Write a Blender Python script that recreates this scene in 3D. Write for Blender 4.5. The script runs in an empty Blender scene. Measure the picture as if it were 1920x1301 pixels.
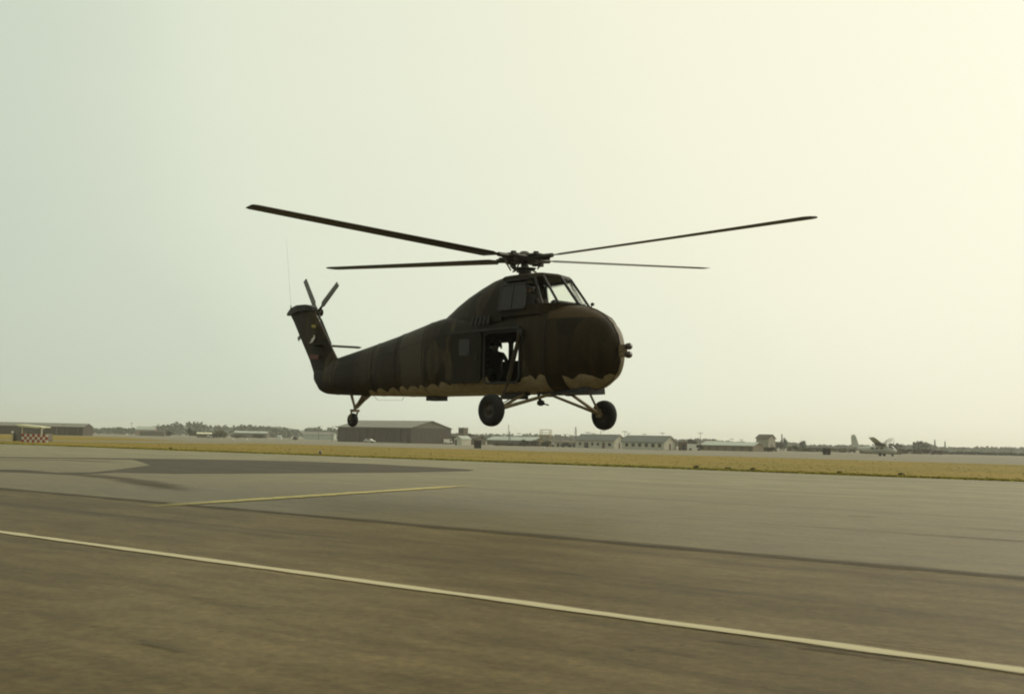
import bpy, bmesh, math, random
from mathutils import Vector, Matrix
R_ = math.radians
random.seed(7)
scn = bpy.context.scene
COL = scn.collection

# ------------------------------------------------------------------ camera, sky, sun, exposure
EYE = 1.6; FPX = 2120.0; PITCH = R_(4.75); ROLL = R_(1.232)
cd = bpy.data.cameras.new('camera'); cam = bpy.data.objects.new('camera', cd); COL.objects.link(cam)
cd.sensor_fit = 'HORIZONTAL'; cd.sensor_width = 36.0; cd.lens = 36.0 * FPX / 1920.0
cd.clip_start = 0.1; cd.clip_end = 20000
CR = Matrix.Rotation(math.pi / 2 + PITCH, 3, 'X') @ Matrix.Rotation(ROLL, 3, 'Z')
cam.matrix_world = Matrix.Translation((0, 0, EYE)) @ CR.to_4x4()
scn.camera = cam

SUN_AZ = R_(55); SUN_EL = R_(30)            # azimuth clockwise from +Y (the view direction)
SD = Vector((math.sin(SUN_AZ) * math.cos(SUN_EL), math.cos(SUN_AZ) * math.cos(SUN_EL), math.sin(SUN_EL)))
w = bpy.data.worlds.new('World'); scn.world = w; w.use_nodes = True
wn = w.node_tree; wn.nodes.clear()
def wnode(t, **k):
    n = wn.nodes.new(t)
    for a, b in k.items(): setattr(n, a, b)
    return n
sky = wnode('ShaderNodeTexSky', sky_type='NISHITA', sun_disc=False, sun_elevation=SUN_EL, sun_rotation=SUN_AZ,
            air_density=1.0, dust_density=8.0, ozone_density=0.6, altitude=0)
bw = wnode('ShaderNodeRGBToBW'); wn.links.new(sky.outputs[0], bw.inputs[0])
tint = wnode('ShaderNodeMix', data_type='RGBA', blend_type='MULTIPLY'); tint.inputs[0].default_value = 1
wn.links.new(bw.outputs[0], tint.inputs[6]); tint.inputs[7].default_value = (1.0, 1.0, 0.84, 1)
# thin bright overcast: even veil + broad glow round the hidden sun
tc = wnode('ShaderNodeTexCoord'); dot = wnode('ShaderNodeVectorMath', operation='DOT_PRODUCT')
wn.links.new(tc.outputs['Generated'], dot.inputs[0]); dot.inputs[1].default_value = SD
mr = wnode('ShaderNodeMapRange'); mr.inputs[1].default_value = -1; mr.inputs[2].default_value = 1
cn = wnode('ShaderNodeTexNoise'); cn.inputs['Scale'].default_value = 2.2; cn.inputs['Detail'].default_value = 6   # faint uneven cloud veil
cs = wnode('ShaderNodeMapping'); cs.inputs['Scale'].default_value = (1, 1, 2.2)
wn.links.new(tc.outputs['Generated'], cs.inputs['Vector']); wn.links.new(cs.outputs[0], cn.inputs['Vector'])
ca = wnode('ShaderNodeMath', operation='MULTIPLY_ADD'); ca.inputs[1].default_value = 0.14
wn.links.new(cn.outputs[0], ca.inputs[0]); cb = wnode('ShaderNodeMath', operation='SUBTRACT'); cb.inputs[1].default_value = 0.07
wn.links.new(dot.outputs['Value'], ca.inputs[2]); wn.links.new(ca.outputs[0], cb.inputs[0]); wn.links.new(cb.outputs[0], mr.inputs[0])
cr = wnode('ShaderNodeValToRGB'); wn.links.new(mr.outputs[0], cr.inputs[0]); el = cr.color_ramp.elements
cr.color_ramp.interpolation = 'B_SPLINE'
STOPS = [(-1.0, (.42, .47, .395)), (0.1, (.515, .575, .475)), (0.32, (.60, .67, .55)), (0.44, (.745, .79, .635)), (0.60, (.80, .82, .655)), (0.74, (.90, .875, .69)), (1.0, (.95, .92, .74))]
el[0].position = 0; el[0].color = (*STOPS[0][1], 1); el[1].position = 1; el[1].color = (*STOPS[-1][1], 1)
for d_, c_ in STOPS[1:-1]: e_ = el.new((d_ + 1) / 2); e_.color = (*c_, 1)
veil = wnode('ShaderNodeMix', data_type='RGBA', blend_type='MULTIPLY'); veil.inputs[0].default_value = 1
wn.links.new(cr.outputs[0], veil.inputs[6]); veil.inputs[7].default_value = (8.15, 8.15, 8.15, 1)
mx = wnode('ShaderNodeMix', data_type='RGBA'); mx.inputs[0].default_value = 0.94
wn.links.new(tint.outputs[2], mx.inputs[6]); wn.links.new(veil.outputs[2], mx.inputs[7])
bg = wnode('ShaderNodeBackground'); bg.inputs[1].default_value = 0.13
wn.links.new(mx.outputs[2], bg.inputs[0])
wo = wnode('ShaderNodeOutputWorld'); wn.links.new(bg.outputs[0], wo.inputs[0])

sl = bpy.data.lights.new('sun', 'SUN'); sl.energy = 1.4; sl.angle = R_(35); sl.color = (1.0, 0.93, 0.80)
so = bpy.data.objects.new('sun', sl); COL.objects.link(so)
so.rotation_euler = SD.to_track_quat('Z', 'Y').to_euler(); so.location = SD * 60
vs = scn.view_settings
vs.view_transform = 'Standard'; vs.look = 'None'; vs.exposure = 0.0; vs.gamma = 1.0; vs.use_curve_mapping = False
try:
    scn.cycles.filter_width = 2.0; scn.cycles.volume_bounces = 1; scn.cycles.max_bounces = 8
except Exception: pass

# ------------------------------------------------------------------ pixel -> ground helpers (photo pixels, 1920 wide)
def ray(px, py): return CR @ Vector(((px - 960) / FPX, -(py - 650.5) / FPX, -1.0))
def ground(px, py):
    r = ray(px, py); t = -EYE / r.z
    return Vector((r.x * t, r.y * t, 0))
def atdist(px, Y):                       # ground point in column px at depth Y
    y = 806.0 + 0.0215 * px
    for _ in range(3):
        r = ray(px, y + 1.6 * FPX / Y)
        t = Y / r.y
        y -= 0
    return Vector((r.x * t, Y, 0))
def hpx(px): return 806.0 + 0.0215 * px   # horizon row
def hz(px, py, Y): return EYE + (hpx(px) - py) * Y / FPX   # height of pixel at depth Y
U = Vector((0.777, -0.629, 0)).normalized(); N = Vector((0.629, 0.777, 0)).normalized()   # along / across the pavement

# ------------------------------------------------------------------ materials
MAT = {}
def newmat(name):
    m = bpy.data.materials.new(name); m.use_nodes = True; MAT[name] = m
    return m, m.node_tree, m.node_tree.nodes['Principled BSDF']
def mat(name, c, rough=0.6, metal=0.0, var=0.15, scale=3.0, bump=0.0, spec=0.5):
    m, nt, b = newmat(name)
    b.inputs['Roughness'].default_value = rough; b.inputs['Metallic'].default_value = metal
    b.inputs['Specular IOR Level'].default_value = spec
    t = nt.nodes.new('ShaderNodeTexCoord'); n = nt.nodes.new('ShaderNodeTexNoise')
    n.inputs['Scale'].default_value = scale; n.inputs['Detail'].default_value = 5
    nt.links.new(t.outputs['Object'], n.inputs['Vector'])
    r = nt.nodes.new('ShaderNodeValToRGB'); nt.links.new(n.outputs[0], r.inputs[0])
    r.color_ramp.elements[0].position = 0.3; r.color_ramp.elements[1].position = 0.7
    r.color_ramp.elements[0].color = [x * (1 - var) for x in c] + [1]
    r.color_ramp.elements[1].color = [min(1, x * (1 + var)) for x in c] + [1]
    nt.links.new(r.outputs[0], b.inputs['Base Color'])
    if bump:
        bp = nt.nodes.new('ShaderNodeBump'); bp.inputs['Strength'].default_value = bump
        nt.links.new(n.outputs[0], bp.inputs['Height']); nt.links.new(bp.outputs[0], b.inputs['Normal'])
    return m
def N_(nt, t, **k):
    n = nt.nodes.new(t)
    for a, b in k.items(): setattr(n, a, b)
    return n
def mixc(nt, fac, a, b, blend='MIX'):
    m = N_(nt, 'ShaderNodeMix', data_type='RGBA', blend_type=blend)
    for i, v in ((0, fac), (6, a), (7, b)):
        if hasattr(v, 'is_output'): nt.links.new(v, m.inputs[i])
        elif i == 0: m.inputs[0].default_value = v
        else: m.inputs[i].default_value = (*v, 1)
    return m.outputs[2]
def ramp(nt, v, p0, p1):
    r = N_(nt, 'ShaderNodeMapRange', interpolation_type='SMOOTHSTEP')
    r.inputs[1].default_value = p0; r.inputs[2].default_value = p1
    nt.links.new(v, r.inputs[0]); return r.outputs[0]
def noise(nt, vec, scale, detail=4, rough=0.55):
    n = N_(nt, 'ShaderNodeTexNoise'); n.inputs['Scale'].default_value = scale
    n.inputs['Detail'].default_value = detail; n.inputs['Roughness'].default_value = rough
    nt.links.new(vec, n.inputs['Vector']); return n.outputs[0]
def mapping(nt, vec, rot=0, sc=(1, 1, 1)):
    m = N_(nt, 'ShaderNodeMapping'); m.inputs['Rotation'].default_value[2] = rot
    m.inputs['Scale'].default_value = sc; nt.links.new(vec, m.inputs['Vector']); return m.outputs[0]
UANG = math.atan2(0.629, 0.777)

def pavement(name, base, dark, light, rough, streak=0.5, joint_tone=None, spec=.15):
    m, nt, b = newmat(name)
    pos = N_(nt, 'ShaderNodeNewGeometry').outputs['Position']
    al = mapping(nt, pos, UANG)                       # x along the pavement, y across
    fine = noise(nt, pos, 9.0, 10, 0.78)
    blot = noise(nt, mapping(nt, al, 0, (0.16, 0.42, 1)), 1.0, 9, 0.66)
    st = noise(nt, mapping(nt, al, 0, (0.018, 0.55, 1)), 1.0, 5, 0.6)
    st2 = noise(nt, mapping(nt, al, 0, (0.25, 1.6, 1)), 1.0, 4, 0.6)
    c = mixc(nt, ramp(nt, blot, 0.33, 0.68), dark, light)
    c = mixc(nt, 0.25, c, base)
    c = mixc(nt, ramp(nt, st, 0.53, 0.75), c, [x * (1 - streak) for x in dark])
    c = mixc(nt, ramp(nt, st2, 0.60, 0.80), c, [x * 0.72 for x in dark])
    if joint_tone:        # browner tone fading out from the joint with the older apron
        sx = N_(nt, 'ShaderNodeSeparateXYZ'); nt.links.new(al, sx.inputs[0])
        ad = N_(nt, 'ShaderNodeMath', operation='MULTIPLY_ADD'); nt.links.new(blot, ad.inputs[0]); ad.inputs[1].default_value = -14; nt.links.new(sx.outputs['Y'], ad.inputs[2])
        g = N_(nt, 'ShaderNodeMath', operation='MULTIPLY'); nt.links.new(ramp(nt, ad.outputs[0], 40, 4), g.inputs[0]); g.inputs[1].default_value = .85
        c = mixc(nt, g.outputs[0], c, joint_tone)
    mid = noise(nt, mapping(nt, al, 0, (0.9, 2.6, 1)), 1.0, 7, 0.7)
    c = mixc(nt, 1.0, c, mixc(nt, ramp(nt, mid, 0.32, 0.68), (0.80, 0.79, 0.77), (1.17, 1.18, 1.19)), 'MULTIPLY')
    f = mixc(nt, ramp(nt, fine, 0.35, 0.7), (0.74, 0.74, 0.73), (1.22, 1.22, 1.20))
    c = mixc(nt, 1.0, c, f, 'MULTIPLY')
    sp = N_(nt, 'ShaderNodeTexVoronoi'); sp.inputs['Scale'].default_value = 2.2; nt.links.new(pos, sp.inputs['Vector'])
    spot = ramp(nt, sp.outputs['Distance'], 0.035, 0.10)
    c = mixc(nt, spot, [x * 0.62 for x in dark], c)
    nt.links.new(c, b.inputs['Base Color'])
    b.inputs['Roughness'].default_value = rough; b.inputs['Specular IOR Level'].default_value = spec; b.inputs['Specular Tint'].default_value = (1, .9, .7, 1)
    bp = N_(nt, 'ShaderNodeBump'); bp.inputs['Strength'].default_value = 0.35; bp.inputs['Distance'].default_value = 0.02
    nt.links.new(noise(nt, pos, 30, 6, 0.7), bp.inputs['Height']); nt.links.new(bp.outputs[0], b.inputs['Normal'])
    return m
pavement('apron_asphalt', (0.118, 0.082, 0.0290), (0.078, 0.052, 0.015), (0.165, 0.120, 0.049), 0.6, spec=.13)
pavement('taxiway_concrete', (0.190, 0.157, 0.062), (0.140, 0.111, 0.040), (0.245, 0.206, 0.090), 0.5, 0.3, (0.118, 0.084, 0.030), spec=.16)
pavement('fresh_asphalt', (0.080, 0.066, 0.045), (0.066, 0.053, 0.036), (0.095, 0.080, 0.056), 0.8, 0.1)
pavement('far_ground', (0.235, 0.210, 0.150), (0.20, 0.175, 0.120), (0.27, 0.245, 0.18), 0.85, 0.2)
pavement('tar', (0.095, 0.068, 0.042), (0.075, 0.052, 0.032), (0.125, 0.092, 0.058), 0.7, 0.1)

def worn_paint(name, c, under, keep):
    m, nt, b = newmat(name)
    pos = N_(nt, 'ShaderNodeNewGeometry').outputs['Position']
    n = noise(nt, pos, 5, 8, 0.7); n2 = noise(nt, pos, 0.6, 3)
    v = N_(nt, 'ShaderNodeMath', operation='ADD'); nt.links.new(n, v.inputs[0]); nt.links.new(n2, v.inputs[1])
    nt.links.new(mixc(nt, ramp(nt, v.outputs[0], keep - 0.18, keep + 0.12), c, under), b.inputs['Base Color'])
    b.inputs['Roughness'].default_value = 0.7
worn_paint('white_line_paint', (0.58, 0.51, 0.32), (0.19, 0.15, 0.08), 1.14)
worn_paint('yellow_line_paint', (0.56, 0.47, 0.17), (0.30, 0.25, 0.12), 1.14)

def grassmat(name, a, b_, c_, edge=None):
    m, nt, b = newmat(name)
    pos = N_(nt, 'ShaderNodeNewGeometry').outputs['Position']
    al = mapping(nt, pos, UANG)
    n1 = noise(nt, mapping(nt, al, 0, (0.035, 0.14, 1)), 1, 9, .65); n2 = noise(nt, mapping(nt, al, 0, (0.25, 0.6, 1)), 1, 7, 0.7)
    c = mixc(nt, ramp(nt, n1, 0.35, 0.65), a, b_)
    c = mixc(nt, ramp(nt, n2, 0.48, 0.8), c, c_)
    nt.links.new(c, b.inputs['Base Color']); b.inputs['Roughness'].default_value = 0.9
    b.inputs['Specular IOR Level'].default_value = 0.15
    bp = N_(nt, 'ShaderNodeBump'); bp.inputs['Strength'].default_value = 0.12; bp.inputs['Distance'].default_value = 0.04
    nt.links.new(noise(nt, pos, 3, 8, 0.8), bp.inputs['Height']); nt.links.new(bp.outputs[0], b.inputs['Normal'])
grassmat('dry_grass', (0.255, 0.168, 0.014), (0.165, 0.130, 0.011), (0.285, 0.180, 0.026))
grassmat('grass_blades', (0.28, 0.19, 0.02), (0.21, 0.16, 0.014), (0.30, 0.195, 0.03))
grassmat('green_grass_blades', (0.26, 0.24, 0.02), (0.30, 0.25, 0.022), (0.33, 0.26, 0.03))

mat('hangar_wall', (0.058, 0.042, 0.026), 0.8, var=0.12, scale=0.4)
mat('hangar_roof', (0.17, 0.16, 0.12), 0.6, var=0.12, scale=0.3)
mat('hangar_gable', (0.13, 0.115, 0.08), 0.7, var=0.08, scale=0.4)
mat('hut_white', (0.50, 0.47, 0.37), 0.8, var=0.10, scale=0.8)
mat('hut_roof', (0.125, 0.130, 0.112), 0.7, var=0.10, scale=0.6)
mat('brown_board', (0.115, 0.075, 0.048), 0.85, var=0.15, scale=1)
mat('pale_roof', (0.40, 0.43, 0.36), 0.6, var=0.10, scale=0.5)
mat('dull_wall', (0.13, 0.105, 0.070), 0.85, var=0.15, scale=0.6)
mat('tan_wall', (0.20, 0.155, 0.095), 0.85, var=0.15, scale=0.6)
mat('pink_roof', (0.33, 0.24, 0.19), 0.8, var=0.12, scale=0.6)
mat('dark_window', (0.025, 0.025, 0.022), 0.2, var=0.1)
mat('door_brown', (0.10, 0.05, 0.03), 0.7)
mat('pole_wood', (0.10, 0.085, 0.06), 0.9)
mat('pole_steel', (0.16, 0.165, 0.15), 0.6)
mat('tower_yellow', (0.34, 0.27, 0.11), 0.7, var=0.2)
mat('board_black', (0.014, 0.008, 0.005), 0.7, var=0.2)
mat('checker_red', (0.34, 0.035, 0.022), 0.6, var=0.2)
mat('checker_white', (0.66, 0.62, 0.50), 0.6, var=0.08)
mat('canopy_cream', (0.74, 0.70, 0.46), 0.6, var=0.05)
mat('trailer_grey', (0.16, 0.135, 0.10), 0.7)
mat('barrel_dark', (0.035, 0.026, 0.018), 0.6)
mat('car_white', (0.65, 0.63, 0.55), 0.35, var=0.05)
mat('car_dark', (0.03, 0.028, 0.024), 0.35, var=0.05)
mat('rubber', (0.008, 0.006, 0.004), 0.85, var=0.25, scale=8)
mat('light_blue', (0.02, 0.03, 0.16), 0.2)
mat('rust', (0.12, 0.045, 0.02), 0.8)
mat('plane_skin', (0.52, 0.50, 0.43), 0.5, var=0.12, scale=0.8)
mat('plane_dark', (0.10, 0.085, 0.06), 0.55)
mat('bark', (0.07, 0.055, 0.04), 0.9)
mat('concrete_block', (0.30, 0.27, 0.20), 0.85)
# foliage
def folmat(name, a, b_):
    m, nt, b = newmat(name)
    pos = N_(nt, 'ShaderNodeNewGeometry').outputs['Position']
    nt.links.new(mixc(nt, ramp(nt, noise(nt, pos, 0.35, 4), 0.35, 0.65), a, b_), b.inputs['Base Color'])
    b.inputs['Roughness'].default_value = 0.85; b.inputs['Specular IOR Level'].default_value = 0.2
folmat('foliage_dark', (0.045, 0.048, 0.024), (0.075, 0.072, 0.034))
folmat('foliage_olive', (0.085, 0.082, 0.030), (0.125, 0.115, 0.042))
folmat('foliage_far', (0.070, 0.082, 0.056), (0.105, 0.115, 0.080))  # lightened base: some of the distance haze is put into the colour
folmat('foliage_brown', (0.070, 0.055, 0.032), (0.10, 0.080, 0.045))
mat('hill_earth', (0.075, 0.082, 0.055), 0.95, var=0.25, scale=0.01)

# helicopter paint: dark camouflage above, pale underside with a scalloped border
def camo(name, scallop=True):
    m, nt, b = newmat(name)
    oc = N_(nt, 'ShaderNodeTexCoord').outputs['Object']
    n1 = noise(nt, mapping(nt, oc, 0, (0.55, 0.3, 0.28)), 1.0, 1.5, 0.4)
    n2 = noise(nt, mapping(nt, oc, 0, (0.5, 0.3, 0.33)), 1.7, 1.5, 0.4)
    wear = noise(nt, oc, 5.0, 7, 0.65)
    c = mixc(nt, ramp(nt, n1, 0.49, 0.51), (0.0085, 0.0058, 0.0018), (0.019, 0.0112, 0.0042))
    c = mixc(nt, ramp(nt, n2, 0.575, 0.595), c, (0.036, 0.025, 0.013))
    c = mixc(nt, 1.0, c, mixc(nt, ramp(nt, wear, 0.3, 0.75), (0.75, 0.75, 0.75), (1.25, 1.22, 1.18)), 'MULTIPLY')
    run = noise(nt, mapping(nt, oc, 0, (4.5, 1.5, 0.35)), 1.0, 6, 0.65)      # oil and rain runs down the sides
    c = mixc(nt, 1.0, c, mixc(nt, ramp(nt, run, 0.35, 0.72), (0.62, 0.62, 0.60), (1.45, 1.42, 1.38)), 'MULTIPLY')
    if scallop:
        sx = N_(nt, 'ShaderNodeSeparateXYZ'); nt.links.new(oc, sx.inputs[0])
        def M(op, a, b2=None):
            n = N_(nt, 'ShaderNodeMath', operation=op)
            for i, v in enumerate((a, b2)):
                if v is None: continue
                if hasattr(v, 'is_output'): nt.links.new(v, n.inputs[i])
                else: n.inputs[i].default_value = v
            return n.outputs[0]
        wob = noise(nt, oc, 0.9, 2)
        xx = M('ADD', sx.outputs['X'], M('MULTIPLY', wob, 0.7))
        s = M('ABSOLUTE', M('SINE', M('MULTIPLY', xx, math.pi / 0.56)))
        h = M('ADD', M('MULTIPLY', s, M('MULTIPLY', noise(nt, oc, 1.3, 2), 0.25)), M('MULTIPLY', noise(nt, oc, 7, 5), 0.04))
        lim = M('ADD', h, M('ADD', M('MULTIPLY', ramp(nt, sx.outputs['X'], -7.0, 1.5), 0.19), 0.98))
        under = ramp(nt, M('SUBTRACT', lim, sx.outputs['Z']), -0.008, 0.008)
        # the pale underside ends ahead of the tail wheel
        under = M('MULTIPLY', under, ramp(nt, sx.outputs['X'], -6.55, -6.45))
        bx_ = M('ADD', sx.outputs['X'], M('MULTIPLY', noise(nt, oc, 0.8, 2), 0.5))       # grey brown band round the rear fuselage
        c = mixc(nt, M('MULTIPLY', ramp(nt, bx_, -4.25, -4.2), ramp(nt, bx_, -2.95, -3.0)), c, (0.046, 0.034, 0.021))
        # sunlit port engine door, its light put into the paint as pale tan, brown deck ahead of the windscreen, dark starboard door
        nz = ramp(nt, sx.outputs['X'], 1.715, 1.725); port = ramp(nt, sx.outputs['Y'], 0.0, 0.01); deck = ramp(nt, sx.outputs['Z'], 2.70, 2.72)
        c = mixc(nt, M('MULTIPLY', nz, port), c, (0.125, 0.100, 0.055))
        c = mixc(nt, M('MULTIPLY', nz, deck), c, (0.050, 0.029, 0.011))
        under = M('MULTIPLY', under, M('SUBTRACT', 1.0, M('MULTIPLY', nz, ramp(nt, sx.outputs['X'], 2.25, 2.2))))
        c = mixc(nt, under, c, mixc(nt, ramp(nt, wear, 0.35, 0.7), (0.20, 0.155, 0.088), (0.30, 0.24, 0.145)))
    nt.links.new(c, b.inputs['Base Color'])
    b.inputs['Roughness'].default_value = 0.5; b.inputs['Specular IOR Level'].default_value = 0.16; b.inputs['Specular Tint'].default_value = (1, .84, .55, 1)
    # panel relief: fine rivet-line ripple
    bp = N_(nt, 'ShaderNodeBump'); bp.inputs['Strength'].default_value = 0.12; bp.inputs['Distance'].default_value = 0.02
    nt.links.new(noise(nt, oc, 2.5, 3), bp.inputs['Height']); nt.links.new(bp.outputs[0], b.inputs['Normal'])
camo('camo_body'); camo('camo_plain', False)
mat('heli_dark', (0.010, 0.007, 0.004), 0.6, var=0.3, scale=5)
mat('heli_interior', (0.018, 0.015, 0.010), 0.8, var=0.2)
mat('heli_seat', (0.05, 0.035, 0.022), 0.8)
mat('blade_paint', (0.045, 0.033, 0.022), 0.5, var=0.25, scale=2)
mat('blade_grey', (0.16, 0.15, 0.125), 0.5, var=0.2, scale=2)
mat('gear_metal', (0.15, 0.108, 0.050), 0.5, var=0.25, scale=6)
mat('hub_metal', (0.035, 0.027, 0.016), 0.5, metal=0.3, var=0.35, scale=9)
mat('lamp_dark', (0.05, 0.03, 0.02), 0.3)
mat('mark_white', (0.62, 0.60, 0.52), 0.5, var=0.05)
mat('mark_red', (0.12, 0.030, 0.018), 0.6)
mat('mark_yellow', (0.26, 0.20, 0.03), 0.6)
mat('nose_patch', (0.20, 0.17, 0.115), 0.5, var=0.25, scale=4)
mat('flight_suit', (0.018, 0.016, 0.010), 0.9)
mat('helmet', (0.02, 0.017, 0.012), 0.35)
mat('helmet_pale', (0.30, 0.28, 0.22), 0.35)
mat('visor', (0.01, 0.01, 0.01), 0.12)
mat('skin', (0.16, 0.09, 0.055), 0.6)
m, nt, b = newmat('plexiglass')
b.inputs['Base Color'].default_value = (0.90, 0.93, 0.86, 1); b.inputs['Roughness'].default_value = 0.03
b.inputs['Transmission Weight'].default_value = 1.0; b.inputs['IOR'].default_value = 1.02
b.inputs['Alpha'].default_value = 0.55
m, nt, b = newmat('plexiglass_dull')
b.inputs['Base Color'].default_value = (0.018, 0.014, 0.009, 1); b.inputs['Specular IOR Level'].default_value = 0.3; b.inputs['Roughness'].default_value = 0.25

# ------------------------------------------------------------------ mesh building
class MB:
    def __init__(s): s.v = []; s.f = []
    def add(s, vs, fs):
        o = len(s.v); s.v += [Vector(p) for p in vs]; s.f += [[i + o for i in f] for f in fs]; return s
    def box(s, c, sz, rot=None):
        c = Vector(c); h = Vector(sz) / 2
        vs = [Vector((x * h.x, y * h.y, z * h.z)) for x in (-1, 1) for y in (-1, 1) for z in (-1, 1)]
        if rot is not None: vs = [rot @ v for v in vs]
        return s.add([c + v for v in vs], [(0, 1, 3, 2), (4, 6, 7, 5), (0, 4, 5, 1), (2, 3, 7, 6), (0, 2, 6, 4), (1, 5, 7, 3)])
    def cyl(s, p0, p1, r0, r1=None, n=10, ends=True):
        p0 = Vector(p0); p1 = Vector(p1); r1 = r0 if r1 is None else r1
        d = (p1 - p0).normalized(); a = d.orthogonal().normalized(); b = d.cross(a)
        ring = lambda p, r: [p + (a * math.cos(t) + b * math.sin(t)) * r for t in [2 * math.pi * i / n for i in range(n)]]
        vs = ring(p0, r0) + ring(p1, r1)
        fs = [(i, (i + 1) % n, n + (i + 1) % n, n + i) for i in range(n)]
        if ends: fs += [tuple(range(n))[::-1], tuple(range(n, 2 * n))]
        return s.add(vs, fs)
    def lathe(s, prof, M=None, n=20):          # prof: (radius, height) about local z
        M = M or Matrix.Identity(4); k = len(prof)
        vs = [M @ Vector((r * math.cos(2 * math.pi * i / n), r * math.sin(2 * math.pi * i / n), z)) for i in range(n) for r, z in prof]
        fs = [(i * k + j, ((i + 1) % n) * k + j, ((i + 1) % n) * k + j + 1, i * k + j + 1) for i in range(n) for j in range(k - 1)]
        return s.add(vs, fs)
    def loft(s, rings, caps=True):
        n = len(rings[0]); vs = [p for r in rings for p in r]
        fs = [(k * n + i, k * n + (i + 1) % n, (k + 1) * n + (i + 1) % n, (k + 1) * n + i) for k in range(len(rings) - 1) for i in range(n)]
        if caps: fs += [tuple(range(n))[::-1], tuple(range((len(rings) - 1) * n, len(rings) * n))]
        return s.add(vs, fs)
    def prism(s, pts, off):                     # closed polygon extruded by vector off
        n = len(pts); off = Vector(off)
        return s.add([Vector(p) for p in pts] + [Vector(p) + off for p in pts],
                     [tuple(range(n))[::-1], tuple(range(n, 2 * n))] + [(i, (i + 1) % n, n + (i + 1) % n, n + i) for i in range(n)])
    def mesh(s, name, smooth=False, merge=0.0):
        me = bpy.data.meshes.new(name); bm = bmesh.new()
        vs = [bm.verts.new(v) for v in s.v]
        for f in s.f:
            try: bm.faces.new([vs[i] for i in f])
            except ValueError: pass
        if merge: bmesh.ops.remove_doubles(bm, verts=bm.verts, dist=merge)
        bmesh.ops.recalc_face_normals(bm, faces=bm.faces)
        for f in bm.faces: f.smooth = smooth
        bm.to_mesh(me); bm.free(); return me
    def build(s, name, mt, parent=None, smooth=False, merge=0.0, loc=None):
        me = s.mesh(name, smooth, merge); me.materials.append(MAT[mt] if isinstance(mt, str) else mt)
        o = bpy.data.objects.new(name, me); COL.objects.link(o); o.parent = parent
        if loc is not None: o.location = loc
        return o
def angle_smooth(o, deg=40):
    me = o.data
    for p in me.polygons: p.use_smooth = True
    bm = bmesh.new(); bm.from_mesh(me)
    for e in bm.edges:
        if len(e.link_faces) == 2 and e.calc_face_angle(0) > R_(deg): e.smooth = False
    bm.to_mesh(me); bm.free()
def tag(o, label=None, cat=None, group=None, kind=None):
    for k, v in (('label', label), ('category', cat), ('group', group), ('kind', kind)):
        if v: o[k] = v
    return o
def thing(name, loc, label, cat, rz=0, group=None):
    o = bpy.data.objects.new(name, None); COL.objects.link(o); o.empty_display_size = 0.3
    o.location = loc; o.rotation_euler.z = rz
    return tag(o, label, cat, group)
def part(name, mt, parent, fn, smooth=False):
    m_ = MB(); fn(m_); return m_.build(name, mt, parent, smooth)

# ------------------------------------------------------------------ ground
def sheet(name, pts, z, mt):
    o = MB().add([(p[0], p[1], z) for p in pts], [tuple(range(len(pts)))]).build(name, mt)
    for p in o.data.polygons:
        if p.normal.z < 0: o.data.flip_normals(); break
    return o
def P(d, s): q = N * d + U * s; return (q.x, q.y)      # d across, s along
def strip(name, d0, d1, z, mt, s0=-900, s1=500, wob=0.0, step=None):
    if not step: return tag(sheet(name, [P(d0, s0), P(d0, s1), P(d1, s1), P(d1, s0)], z, mt), kind='structure')
    m_ = MB(); k = int((s1 - s0) / step); rnd = random.Random(hash(name) % 999 if False else len(name))
    a = 0; b = 0
    vs = []
    for i in range(k + 1):
        s_ = s0 + i * step
        a = 0.8 * a + rnd.uniform(-wob, wob); b = 0.8 * b + rnd.uniform(-wob, wob)
        vs += [(*P(d0 + a, s_), z), (*P(d1 + b, s_), z)]
    m_.add(vs, [(2 * i, 2 * i + 2, 2 * i + 3, 2 * i + 1) for i in range(k)])
    return tag(m_.build(name, mt), kind='structure')
tag(sheet('ground', [(-6000, -300), (6000, -300), (6000, 6000), (-6000, 6000)], 0.0, 'far_ground'), kind='structure')
strip('taxiway', 15.2, 65.2, 0.010, 'taxiway_concrete')
strip('apron', -140, 15.2, 0.014, 'apron_asphalt')
strip('grass_verge', 65.2, 150, 0.012, 'dry_grass', wob=0.9, step=4, s0=-420, s1=420)
# far strip of grass beyond the narrow crossing road
pts = [ground(-260, 806.6), ground(0, 813.6), ground(90, 815.6), ground(230, 820.2), ground(352, 827.0), ground(300, 826.8), ground(150, 826.0), ground(0, 823.4), ground(-300, 817.5)]
tag(sheet('grass_strip', [(p.x, p.y) for p in pts], 0.016, 'dry_grass'), kind='structure')
pts = [ground(-300, 817.7), ground(0, 823.8), ground(150, 826.4), ground(330, 827.2), ground(420, 830), ground(480, 833), ground(330, 830.5), ground(150, 828.2), ground(0, 825.8), ground(-300, 819.5)]
tag(sheet('crossing_road', [(p.x, p.y) for p in pts], 0.020, 'far_ground'), kind='structure')
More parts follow.
